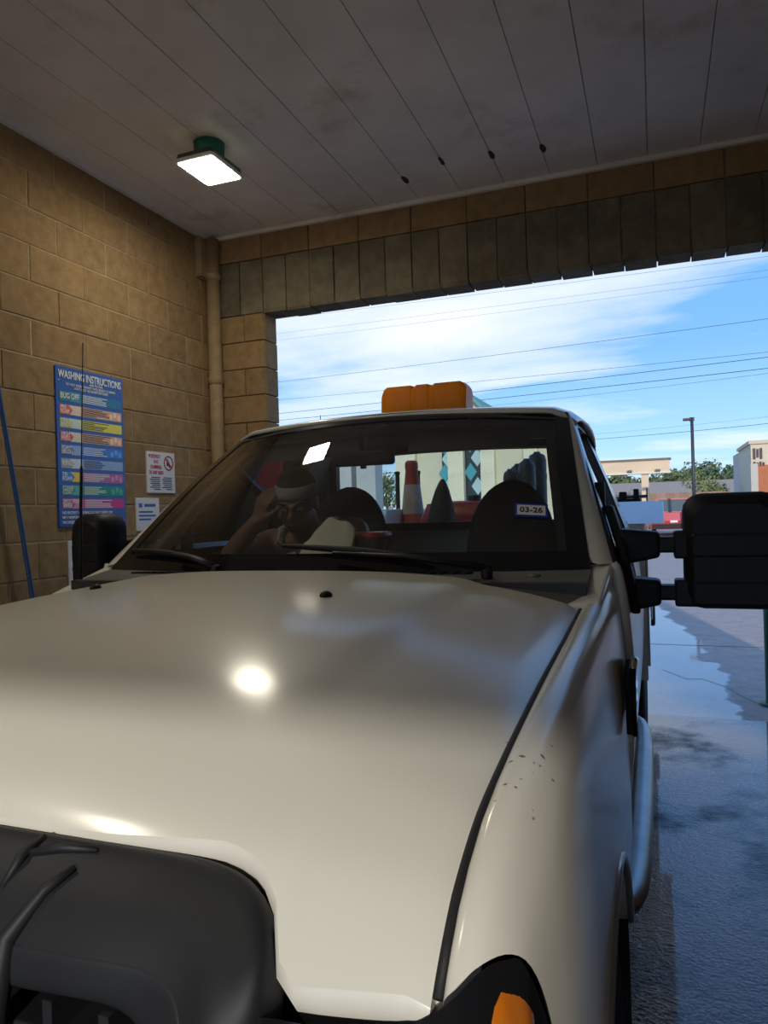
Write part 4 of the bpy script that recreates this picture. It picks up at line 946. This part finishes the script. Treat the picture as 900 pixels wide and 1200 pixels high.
# dark blue drums stepping up at the right of the bed
DB = mat('drum_blue', (.012, .035, .065), .45, noise=(8, .2))
for q, (u, v) in enumerate(((597, 549), (606, 543), (617, 537), (629, 529))):
    k5 = atY(u, v, 5.05 + .02 * q); rad = .042 + .006 * q
    e_ = root('blue_jug', (k5.x, 5.05 + .25 * (q % 2), .96), ('shortest', 'second shortest', 'second tallest', 'tallest')[q] + ' of the dark blue plastic jugs in the truck bed', 'jug', 'dark blue jugs in the bed')
    yq = 5.05 + .25 * (q % 2); k5 = atY(u, v, yq)
    e_.location = (k5.x, yq, .96); hh = k5.z - .96
    lathe('jug_body', [(rad * .9, 0), (rad * 1.1, .02), (rad * 1.1, hh - .06), (rad * .9, hh - .025), (rad * .4, hh - .01), (rad * .4, hh), (0, hh)], (k5.x, yq, .957), 'z', DB, e_, n=16)
    lathe('jug_band', [(rad * 1.12, hh * .8), (rad * 1.16, hh * .82), (rad * 1.12, hh * .84)], (k5.x, yq, .957), 'z', DB, e_, n=16)

# ================================================================ the person in the passenger seat
SKIN = mat('skin', (.24, .125, .08), .5, noise=(30, .08))
def cap_add(bm, pts, rs, n=14):
    v, f = tubed(pts, rs, n); vs = [bm.verts.new(p) for p in v]
    for q in f: bm.faces.new([vs[i] for i in q])
    for p, r in zip(pts, rs):
        bmesh.ops.create_uvsphere(bm, u_segments=n, v_segments=10, radius=r * .985, matrix=Matrix.Translation(Vector(p)))
def ell_add(bm, c, r, M=None):
    bmesh.ops.create_uvsphere(bm, u_segments=18, v_segments=12, radius=1, matrix=Matrix.Translation(Vector(c)) @ ((M or Matrix.Identity(3)).to_4x4()) @ Matrix.Diagonal((*r, 1)))
def remeshed(name, bm, vox, material, parent, smooth_it=6):
    me = bpy.data.meshes.new(name); bm.to_mesh(me); bm.free()
    o = bpy.data.objects.new('tmp', me); COL.objects.link(o)
    md = o.modifiers.new('r', 'REMESH'); md.mode = 'VOXEL'; md.voxel_size = vox
    if smooth_it: m2 = o.modifiers.new('s', 'SMOOTH'); m2.iterations = smooth_it; m2.factor = .5
    bpy.context.view_layer.update()
    r = bpy.data.meshes.new_from_object(o.evaluated_get(bpy.context.evaluated_depsgraph_get()))
    bpy.data.objects.remove(o)
    for p in r.polygons: p.use_smooth = True
    r.materials.clear(); r.name = name
    return link(name, r, material, parent)
pe = root('person', (-1.40, 2.98, 1.06), 'person in grey tank top and pale headband leaning over the dashboard', 'person')
hc = Vector((-1.325, 2.545, 1.605))
hf = Vector((.20, -.88, -.42)).normalized(); hu = Vector((.10, -.42, .90)); hu = (hu - hf * hu.dot(hf)).normalized(); hr = hf.cross(hu)
HM = Matrix((hr, hf, hu)).transposed()                       # head axes: right, forward, up
def hp(a, b, c): return hc + HM @ Vector((a, b, c))
bm = bmesh.new()
ell_add(bm, hp(0, -.012, .028), (.076, .094, .090), HM); ell_add(bm, hp(0, .022, -.045), (.060, .064, .068), HM); ell_add(bm, hp(0, .050, -.088), (.032, .030, .024), HM)
cap_add(bm, [hp(0, .088, .018), hp(0, .104, -.012), hp(0, .100, -.024)], [.010, .014, .013]); cap_add(bm, [hp(-.014, .092, -.026), hp(.014, .092, -.026)], [.010, .010])
cap_add(bm, [hp(-.050, .074, .024), hp(-.022, .088, .027)], [.010, .010]); cap_add(bm, [hp(.022, .088, .027), hp(.050, .074, .024)], [.010, .010])
cap_add(bm, [hp(-.024, .080, -.052), hp(0, .090, -.050), hp(.024, .080, -.052)], [.007, .009, .007]); cap_add(bm, [hp(-.020, .078, -.066), hp(0, .088, -.067), hp(.020, .078, -.066)], [.007, .009, .007])
for s in (-1, 1):
    ell_add(bm, hp(s * .078, -.006, -.008), (.012, .020, .032), HM); ell_add(bm, hp(s * .044, .062, -.020), (.022, .020, .020), HM)
nk = Vector((-1.37, 2.73, 1.475)); ch = Vector((-1.385, 2.82, 1.36)); be_ = Vector((-1.40, 2.92, 1.20)); pv = Vector((-1.40, 2.97, 1.14))
cap_add(bm, [hp(0, -.035, -.05), nk + Vector((0, 0, 0)), nk + Vector((0, .03, -.06))], [.058, .062, .075])
ell_add(bm, ch, (.165, .115, .15)); ell_add(bm, be_, (.15, .115, .15)); ell_add(bm, pv, (.17, .14, .11))
SL, SR = Vector((-1.19, 2.80, 1.475)), Vector((-1.575, 2.78, 1.435))
cap_add(bm, [nk + Vector((0, .03, -.02)), SL], [.062, .066]); cap_add(bm, [nk + Vector((0, .03, -.03)), SR], [.062, .066])
ER, HR = Vector((-1.60, 2.50, 1.405)), Vector((-1.455, 2.455, 1.535))
cap_add(bm, [SR, SR.lerp(ER, .5), ER], [.062, .052, .044]); cap_add(bm, [ER, ER.lerp(HR, .4), HR], [.043, .042, .028])
EL, HL = Vector((-1.06, 2.72, 1.24)), Vector((-1.13, 2.585, 1.425))
cap_add(bm, [SL, SL.lerp(EL, .5), EL], [.062, .052, .043]); cap_add(bm, [EL, EL.lerp(HL, .4), HL], [.043, .041, .028])
def hand(bm, w, d, up, side):
    """palm, four curled fingers and a thumb leaving the side of the palm"""
    d, up, side = Vector(d).normalized(), Vector(up).normalized(), Vector(side).normalized()
    for q in (-1.5, -.5, .5, 1.5): cap_add(bm, [w + side * q * .008, w + d * .085 + side * q * .020], [.014, .0125], n=10)
    for q, L in ((-1.5, .062), (-.5, .074), (.5, .078), (1.5, .070)):
        b = w + d * .085 + side * q * .021
        p1 = b + d * L * .45 - up * .010; p2 = p1 + d * L * .30 - up * .018; p3 = p2 + d * L * .15 - up * .020
        cap_add(bm, [b, p1, p2, p3], [.0098, .0092, .0085, .0075], n=10)
    t0 = w + d * .02 + side * .026; t1 = w + d * .055 + side * .056 - up * .008; t2 = w + d * .09 + side * .066 - up * .018
    cap_add(bm, [t0, t1, t2], [.014, .011, .009], n=10)
hand(bm, HR, Vector((.30, -.02, .62)), Vector((-.6, -.75, .2)), Vector((.85, -.35, -.35)))
hand(bm, HL, Vector((-.55, -.75, -.10)), Vector((0, 0, 1)), Vector((-.8, .55, 0)))
for s in (-1, 1):                                            # legs, seated, under the dash
    hip, kn, an_ = pv + Vector((s * .09, -.02, -.02)), pv + Vector((s * .13, -.36, -.02)), pv + Vector((s * .12, -.40, -.40))
    cap_add(bm, [hip, hip.lerp(kn, .5), kn], [.088, .075, .058]); cap_add(bm, [kn, kn.lerp(an_, .35), an_], [.056, .054, .036]); cap_add(bm, [an_, an_ + Vector((0, -.02, -.045)), an_ + Vector((0, -.15, -.065))], [.038, .036, .026])
body = remeshed('body', bm, .0065, SKIN, pe, 4)
EYEW = mat('eye_white', (.6, .58, .55), .3); IRIS = mat('iris', (.02, .012, .008), .2)
for s in (-1, 1):
    e_ = ellip('eye', hp(s * .032, .0745, .006), (.0125, .0125, .0125), EYEW, pe, n=12); ellip('iris', hp(s * .032, .084, .003), (.0058, .0042, .0058), IRIS, e_, n=10)
    tube('eyebrow', [hp(s * .052, .080, .033), hp(s * .036, .093, .037), hp(s * .018, .096, .034)], .0045, IRIS, pe, n=6)
tube('mouth_line', [hp(-.024, .0885, -.059), hp(0, .0985, -.0585), hp(.024, .0885, -.059)], .0028, IRIS, pe, n=6)
# hair above and behind the band
bm = bmesh.new(); ell_add(bm, hp(0, -.022, .045), (.083, .098, .092), HM)
bmesh.ops.bisect_plane(bm, geom=bm.verts[:] + bm.edges[:] + bm.faces[:], plane_co=hp(0, .03, .035), plane_no=HM @ Vector((0, .45, -.9)), clear_outer=True)
me = bpy.data.meshes.new('hair'); bm.to_mesh(me); bm.free()
for p in me.polygons: p.use_smooth = True
link('hair', me, mat('hair_black', (.010, .009, .008), .7, bump=(120, .8, .006)), pe)
rows = []
for k, (dz, gw) in enumerate(((-.022, .0), (-.020, .003), (0, .004), (.022, .003), (.025, 0))):
    rows.append([hp((.082 + gw) * math.sin(a) * (1 - .25 * max(0, dz) / .05), -.014 + (.098 + gw) * math.cos(a) * (1 - .6 * max(0, dz) / .09), .056 + dz + .010 * math.cos(a)) for a in [2 * math.pi * i / 32 for i in range(32)]])
loft('headband', rows, mat('band_grey', (.36, .36, .35), .9, bump=(200, .4, .002)), pe, closed=True)
# tank top: fitted shell round the ribs with two straps
bm = bmesh.new(); ell_add(bm, ch + Vector((0, 0, -.01)), (.171, .121, .15)); ell_add(bm, be_, (.156, .121, .15)); ell_add(bm, be_.lerp(ch, .5), (.163, .119, .12))
tt = remeshed('tank_top', bm, .009, mat('tank_grey', (.50, .49, .48), .9, bump=(250, .3, .002)), pe, 3)
for s, S_ in ((1, SL), (-1, SR)):
    m_ = nk.lerp(S_, .55)
    tube('strap', [ch + Vector((s * .085, -.105, .055)), m_ + Vector((0, -.085, .0)), m_ + Vector((0, -.045, .052)), m_ + Vector((0, .03, .066)), ch + Vector((s * .09, .09, .06))], .017, tt.data.materials[0], tt, n=8, flat=.4)

# ================================================================ outside
CREAM = mat('cream_stucco', (.80, .72, .50), .9, noise=(2, .06)); CREAMD = mat('cream_panel', (.66, .60, .42), .9, noise=(2, .06)); TEAL = mat('teal_tile', (.06, .34, .38), .4); TEALL = mat('pale_teal_tile', (.45, .62, .60), .4); DKWIN = mat('dark_glass', (.02, .03, .035), .1)
GREY = mat('grey_stucco', (.46, .46, .43), .9, noise=(3, .08)); ROOFT = mat('teal_roof', (.10, .28, .26), .6)
YB2 = 26.0
hl = root('hall_building', (atY(560, 600, YB2).x, YB2, 0), 'cream hall with pilasters and teal diamond tiles seen through the cab', 'building')
xa, xb = atY(468, 560, YB2).x, atY(668, 560, YB2).x
zt_ = atY(560, 492, YB2).z
box('wall', (xa, YB2, -.01), (xb, YB2 + 9, zt_), CREAMD, hl)
for u0, u1 in ((468, 490), (528, 546), (566, 582), (616, 632)):
    x0_, x1_ = atY(u0, 560, YB2).x, atY(u1, 560, YB2).x
    pl_ = box('pilaster', (x0_, YB2 - .35, -.01), (x1_, YB2 + .1, zt_), CREAM, hl)
    for zz in (1.0, 1.9, 2.8, 3.6): box('boss', (x0_ + .08, YB2 - .38, zz), (x0_ + .2, YB2 - .34, zz + .12), CREAM, pl_); box('boss', (x1_ - .2, YB2 - .38, zz), (x1_ - .08, YB2 - .34, zz + .12), CREAM, pl_)
for u0, u1 in ((519, 529), (546, 566)):
    x0_, x1_ = atY(u0, 560, YB2).x, atY(u1, 560, YB2).x
    wn = box('window', (x0_, YB2 - .05, .9), (x1_, YB2 + .02, zt_ - .2), DKWIN, hl)
    w_ = x1_ - x0_
    for q in range(4):
        zc2 = 3.95 - q * .52; xq = (x0_ + x1_) / 2 + (.22 * w_ if q % 2 else -.18 * w_)
        h2 = .33
        prism('diamond_tile', [(xq - h2 * .7, YB2 - .06, zc2), (xq, YB2 - .06, zc2 - h2), (xq + h2 * .7, YB2 - .06, zc2), (xq, YB2 - .06, zc2 + h2)], (0, -.03, 0), TEALL if q % 2 else TEAL, wn)
gx, gz = atY(553, 466, YB2).x, atY(562, 464, YB2).z
rfz = zt_ - .05
prism('gable', [(gx - .8, YB2 - .4, rfz), (gx + .8, YB2 - .4, rfz), (gx, YB2 - .4, gz)], (0, .4, 0), CREAM, hl)
for s in (-1, 1):
    prism('roof_slope', [(gx + s * .95, YB2 - .7, rfz - .12), (gx, YB2 - .7, gz - .06), (gx, YB2 - .7, gz + .08), (gx + s * .95, YB2 - .7, rfz + .02)], (0, 9, 0), ROOFT, hl)
for (u0, u1, lab) in ((385, 412, 'pale grey square pylon seen beside the passenger headrest'), (418, 440, 'pale grey square pylon nearer the cream hall')):
    Yp = 16.0; x0_, x1_ = atY(u0, 570, Yp).x, atY(u1, 570, Yp).x
    py_ = root('pylon', ((x0_ + x1_) / 2, Yp, 0), lab, 'pylon')
    box('shaft', (x0_, Yp, -.01), (x1_, Yp + .5, 3.0), GREY, py_); box('cap', (x0_ - .06, Yp - .06, 3.0), (x1_ + .06, Yp + .56, 3.14), GREY, py_); box('plinth', (x0_ - .05, Yp - .05, -.01), (x1_ + .05, Yp + .55, .35), GREY, py_)

# trees
LEAFS = [mat('leaf_dark', (.07, .115, .045), .7, rnd=.1), mat('leaf_olive', (.15, .18, .07), .7), mat('leaf_light', (.22, .24, .08), .7)]
BARK = mat('bark', (.10, .075, .05), .9)
def tree(x, y, h, r, kind, label, group, base=0.0, n=1100, leaf=.16, low_=.35):
    e = root('tree', (x, y, base), label, 'tree', group)
    tube('trunk', [(x, y, base - .02), (x + .06 * r, y, base + h * .3), (x, y, base + h * .75)], [.06 * r + .04, .045 * r + .03, .02], BARK, e, n=7)
    for q in range(5):
        a = q * 1.3; tube('branch', [(x, y, base + h * (.3 + .07 * q)), (x + r * .6 * math.cos(a), y + r * .6 * math.sin(a), base + h * (.55 + .07 * q))], [.03 * r + .01, .01], BARK, e, n=5)
    V, Fc = [], []
    blobs = [(x + r * .55 * math.cos(a * 2.4) * random.uniform(.4, 1), y + r * .55 * math.sin(a * 2.4) * random.uniform(.4, 1), base + h * random.uniform(low_ + .15, .88), r * random.uniform(.34, .52)) for a in range(9)]
    for i in range(n):
        bx_, by_, bz_, br = random.choice(blobs); d = Vector((random.gauss(0, 1), random.gauss(0, 1), random.gauss(0, .8))).normalized()
        c = Vector((bx_, by_, bz_)) + d * br * random.uniform(.6, 1.05)
        nrm = (d + Vector((random.uniform(-.7, .7), random.uniform(-.7, .7), random.uniform(-.7, .7)))).normalized(); a = nrm.orthogonal().normalized(); b = nrm.cross(a); s_ = leaf * random.uniform(.6, 1.3); k = len(V)
        V += [c - a * s_, c + b * s_ * .5, c + a * s_, c - b * s_ * .5]; Fc.append((k, k + 1, k + 2, k + 3))
    fo = mesh('foliage', V, Fc, LEAFS[kind], e); fo['kind'] = 'stuff'
    return e
# strip of far things along the street, right of the cab
def gx_(u, Y): return atY(u, 585, Y).x
sgn = root('sign_board', (gx_(752, 42), 42, 0), 'blank tan sign board on a square post across the lot', 'sign')
TAN = mat('tan_board', (.78, .58, .38), .8, noise=(1, .05)); TRIMD = mat('board_trim', (.20, .16, .12), .7)
z0_, z1_ = atY(760, 555, 42).z, atY(760, 539.5, 42).z
xl_, xr_ = gx_(700, 42), gx_(786, 42)
box('board', (xl_, 42, z0_ + .08), (xr_, 42.6, z1_), TAN, sgn); box('board_cap', (xl_ - .08, 41.92, z1_), (xr_ + .08, 42.68, z1_ + .10), TRIMD, sgn); box('board_sill', (xl_ - .05, 41.95, z0_), (xr_ + .05, 42.65, z0_ + .09), mat('board_sill', (.8, .72, .58), .8), sgn)
px_ = gx_(756.5, 42); box('post', (px_ - .19, 42.1, -.01), (px_ + .19, 42.5, z0_ + .02), TAN, sgn)
for u in (739, 772): xq = gx_(u, 42); box('board_lamp', (xq - .12, 41.8, z0_ + .12), (xq + .12, 42, z0_ + .22), TRIMD, sgn)
# fence: boards that can be told apart are under ten pixels, still each a board
FEN = mat('fence_wood', (.36, .22, .15), .85, rnd=.18)
fe = root('board_fence', (gx_(800, 48), 48, 0), 'weathered brown board fence in front of the long low building', 'fence')
fme = bpy.data.meshes.new('fence_board'); v, f = boxd((-.125, 0, -.01), (.125, .03, 2.2)); fme.from_pydata(v, [], f); fme.materials.append(FEN)
x = gx_(690, 48); xe = gx_(860, 48); kx = 0
while x < xe:
    o = bpy.data.objects.new('fence_board', fme); COL.objects.link(o); o.parent = fe; o.location = Vector((x, 48 + random.uniform(-.01, .01), random.uniform(-.04, .0))) - fe.location; x += .262
boxes('fence_rail', [((gx_(690, 48), 48.03, .4), (xe, 48.08, .5)), ((gx_(690, 48), 48.03, 2.0), (xe, 48.08, 2.1))], FEN, fe)
lb_ = root('long_building', (gx_(800, 75), 78, 0), 'long low brick building with brown shingle roof behind the fence', 'building')
BRK = mat('far_brick', (.34, .14, .085), .9, noise=(3, .12)); SHG = mat('brown_shingle', (.42, .31, .23), .9, noise=(4, .15))
x0_, x1_ = gx_(640, 75), gx_(960, 75)
box('wall', (x0_, 75, -.01), (x1_, 84, 2.45), BRK, lb_)
prism('roof', [(x0_ - .5, 74.2, 2.4), (x0_ - .5, 79.5, 3.75), (x0_ - .5, 84.8, 2.4)], (x1_ - x0_ + 1, 0, 0), SHG, lb_)
for u in (762, 786, 806, 850, 863):
    xq = gx_(u, 75); w_ = box('window', (xq - .45, 74.94, 1.1), (xq + .45, 75.02, 2.2), mat('far_window', (.55, .50, .44), .5), lb_); box('pane', (xq - .36, 74.9, 1.18), (xq + .36, 74.95, 2.1), DKWIN, w_)
for (u, y, h, r, k, lab) in ((720, 92, 5.5, 2.6, 1, 'olive tree behind the long roof, beyond the cab pillar'), (743, 106, 6.2, 2.7, 1, 'olive tree behind the long roof, below the sign board'), (768, 98, 5.3, 2.8, 1, 'broad olive tree behind the long roof, right of the board post'),
        (793, 92, 5.7, 2.3, 1, 'tall olive tree behind the long roof by the light pole'), (818, 104, 6.8, 2.9, 1, 'tallest olive tree, rising behind the small yellow green tree'), (841, 94, 5.7, 2.3, 0, 'dark green tree behind the long roof, next to the tallest olive tree'), (859, 117, 7.0, 2.6, 0, 'dark green tree behind the long roof, near the restaurant wing'), (884, 112, 6.2, 3, 0, 'dark green tree standing behind the restaurant')):
    tree(gx_(u, y), y, h, r, k, lab, 'trees behind the long building', n=1300, leaf=.30)
tree(gx_(830, 56), 56, 3.5, 1.9, 2, 'small yellow green tree in front of the board fence', None, n=1500, leaf=.13, low_=.15)
tree(gx_(748, 57), 57, 2.7, 1.0, 2, 'young thin tree beside the sign board post', None, n=600, leaf=.10, low_=.3)
tree(atY(452, 575, 40).x, 40, 4.2, 1.4, 1, 'slender tree seen through the cab left of the traffic cone', None, n=800, leaf=.12)
tree(atY(378, 585, 45).x, 45, 2.6, 1.6, 1, 'low round tree seen through the cab past the headband', None, n=700, leaf=.14, low_=.1)
# light pole
DARK = mat('dark_pole', (.045, .045, .05), .5)
lp = root('light_pole', (gx_(813.5, 34), 34, 0), 'dark parking lot light pole with single flat head', 'light pole')
xq = gx_(813.5, 34); zt2 = atY(812, 489, 34).z
tube('pole', [(xq, 34, -.01), (xq, 34, zt2)], [.085, .065], DARK, lp, n=10); box('pole_base', (xq - .2, 33.8, -.01), (xq + .2, 34.2, .55), GREY, lp, bevel=.02)
box('lamp_head', (gx_(803, 34), 33.85, zt2 - .13), (xq - .05, 34.15, zt2 - .03), DARK, lp, bevel=.02); box('head_bracket', (xq - .1, 33.95, zt2 - .16), (xq + .1, 34.05, zt2 + .0), DARK, lp)
# restaurant building at the right edge
RB = mat('rust_brick', (.52, .17, .07), .9, noise=(4, .12)); RC = mat('restaurant_cream', (.74, .60, .42), .85); RG_ = mat('restaurant_grey', (.58, .52, .43), .85)
Yr = 50.0
rs = root('restaurant', (gx_(905, Yr), Yr, 0), 'cream and rust brick restaurant with square corner tower and dark emblem', 'building')
zt3 = atY(890, 519, Yr).z; x0_ = gx_(881.5, Yr)
tw = box('tower', (x0_, Yr, -.01), (x0_ + 6, Yr + 7, zt3), RC, rs); box('tower_cornice', (x0_ - .12, Yr - .12, zt3 - .05), (x0_ + 6.1, Yr + 7.1, zt3 + .16), mat('cornice', (.68, .55, .38), .8), tw)
zb3 = atY(890, 545, Yr).z; box('brick_base', (x0_ + .15, Yr - .08, -.01), (x0_ + 6.02, Yr + .1, zb3), RB, tw); box('corner_column', (x0_ - .05, Yr - .15, -.01), (x0_ + .35, Yr + .2, zb3 + .1), RG_, tw)
box('side_wing', (gx_(872.5, Yr + 5), Yr + 5, -.01), (x0_ + .1, Yr + 12, atY(876, 527, Yr + 5).z), RG_, rs)
zc3 = atY(886, 532, Yr).z
boxes('emblem', [((x0_ + .12, Yr - .1, zc3 - .3), (x0_ + .25, Yr - .01, zc3 + .35)), ((x0_ + .32, Yr - .1, zc3 - .2), (x0_ + .43, Yr - .01, zc3 + .3)), ((x0_ + .50, Yr - .1, zc3 - .3), (x0_ + .62, Yr - .01, zc3 + .35))], mat('emblem_dark', (.05, .03, .04), .5), tw)
for q in range(4): box('emblem_letter', (x0_ + .12 + q * .17, Yr - .1, zc3 - .75), (x0_ + .23 + q * .17, Yr - .01, zc3 - .48 - .05 * (q % 2)), MATS['emblem_dark'], tw)
box('wall_light', (x0_ + 1.05, Yr - .2, zc3 + .25), (x0_ + 1.5, Yr, zc3 + .4), DARK, tw)

# vehicles across the lot
CARG = mat('car_glass', (.10, .13, .13), .06); LIGHTG = mat('clear_lamp_plastic', (.42, .50, .46), .1); TAIL = mat('tail_lamp', (.35, .01, .01), .2)
def far_car(name, x, y, rz, L, Wd, Hb, Hr, body, label, pick):
    """a full car body: lower shell, cabin, glass, wheels, lamps; x forward in its own space"""
    e = root(name, (x, y, 0), label, 'truck' if pick else 'car'); e.rotation_euler.z = rz
    def lk(o): o.location = (0, 0, 0); return o
    w = Wd / 2
    prof = [(-L / 2, .45), (-L / 2 - .02, .75), (-L / 2 + .02, Hb), (L * .18, Hb + .02), (L * .42, Hb - .06), (L / 2, Hb - .25), (L / 2 + .02, .5), (L / 2 - .1, .36), (-L / 2 + .1, .36)]
    rows = [[(a * (1 if abs(s) < .95 else .985), s * w, b if abs(s) < .95 else b - .03 * (b > .8)) for a, b in prof] for s in (-1, -.94, .94, 1)]
    n = len(prof); o = lk(loft('car_body', rows, body, e, smooth=False, closed=True)); 
    for r in (rows[0], rows[-1]): lk(mesh('body_side', r, [tuple(range(n))], body, e))
    if pick: cb = [(-.55, Hb - .02), (-.45, Hr), (.55, Hr + .02), (1.25, Hb)]
    else: cb = [(-L * .46, Hb - .02), (-L * .36, Hr), (.35, Hr + .03), (1.15, Hb)]
    rows = [[(a, s * (w * .93 if b < Hb + .1 else w * .78), b) for a, b in cb] for s in (-1, 1)]
    lk(loft('cabin', rows, body, e, smooth=False))
    for s in (0, 1):
        q = rows[s]; lk(mesh('cabin_side', q, [(0, 1, 2, 3)], body, e))
        c = Vector((sum(p[0] for p in q) / 4, q[0][1] * .5 + q[1][1] * .5, sum(p[2] for p in q) / 4)); out = Vector((0, -.012 if s == 0 else .012, 0))
        lk(mesh('side_glass', [c + (Vector(p) - c) * .78 + out for p in q], [(0, 1, 2, 3)], CARG, e))
    for (i, j) in ((0, 1), (2, 3)):
        q = [Vector(rows[0][i]), Vector(rows[0][j]), Vector(rows[1][j]), Vector(rows[1][i])]; c = sum(q, Vector()) / 4; out = Vector((-.02 if i == 0 else .02, 0, .008))
        lk(mesh('screen', [c + (p - c) * .84 + out for p in q], [(0, 1, 2, 3)], CARG, e))
    for sx_ in (-L * .31, L * .30):
        for s in (-1, 1):
            lk(lathe('wheel', [(0, s * (w - .2)), (.33, s * (w - .2)), (.35, s * (w - .1)), (.33, s * (w + .01)), (.2, s * (w + .015)), (0, s * (w + .015))], (sx_, 0, .35), 'y', BLACKR, e, n=18))
    lk(box('rear_bumper', (-L / 2 - .1, -w * .95, .42), (-L / 2 + .05, w * .95, .60), BLACKP, e)); lk(box('front_bumper', (L / 2 - .05, -w * .95, .40), (L / 2 + .1, w * .95, .58), BLACKP, e))
    for s in (-1, 1):
        lk(box('tail_lamp', (-L / 2 - .035, s * w * .84 - .07, .78), (-L / 2 + .02, s * w * .84 + .07, 1.02), TAIL, e)); lk(box('head_lamp', (L / 2 - .12, s * w * .75 - .16, Hb - .42), (L / 2 + .03, s * w * .75 + .16, Hb - .26), LIGHTG, e))
    lk(box('number_plate', (-L / 2 - .045, -.16, .66), (-L / 2 - .02, .16, .76), WHITE, e))
    return e
REDC = mat('red_car_paint', (.55, .012, .025), .3, coat=1.0); WHC = mat('white_car_paint', (.75, .76, .78), .3, coat=1.0)
far_car('red_pickup', gx_(789, 36) , 38.5, math.pi / 2, 5.2, 1.95, 1.12, 1.78, REDC, 'bright red pickup seen from behind across the lot', True)
far_car('white_car', gx_(900, 44) + .9, 45, math.radians(8), 4.5, 1.85, .98, 1.55, WHC, 'white car parked before the brick restaurant', False)
far_car('silver_car', atY(434, 592, 30).x, 30, math.radians(15), 4.4, 1.8, .95, 1.5, mat('silver_car_paint', (.30, .24, .20), .3, coat=1), 'dull brown car seen through the cab left of the cone', False)

# power lines across the street
WIRE = mat('wire', (.02, .02, .022), .6)
lines = [((330, 373), (900, 300), 46, .010), ((330, 390), (900, 316), 46, .008), ((330, 398), (900, 324), 46, .008), ((330, 447), (900, 373), 40, .013), ((330, 468), (900, 412), 40, .011), ((330, 484), (900, 418), 39, .017), ((330, 492), (900, 431), 38, .017), ((545, 478), (900, 437), 37, .008), ((690, 515), (900, 496), 60, .020), ((690, 509), (900, 488), 60, .009)]
for k, (a, b, Y, r) in enumerate(lines):
    p, q = atY(*a, Y + 6), atY(*b, Y - 4); d = q - p
    P0, P1 = p - d * .45, q + d * .45
    pts = [P0.lerp(P1, t / 24) - Vector((0, 0, .22 * (1 - (2 * t / 24 - 1) ** 2) - .14)) for t in range(25)]
    o = tag(tube('power_line', pts, r * .8, WIRE, None, n=5), ('uppermost of the', 'second from the top of the', 'third from the top of the', 'fourth from the top of the', 'fifth from the top of the', 'upper thick', 'lower thick', 'faint low', 'thick wire above the light pole among the', 'faint wire above the light pole among the')[k] + ' overhead power lines beyond the exit', 'power line', 'overhead power lines')
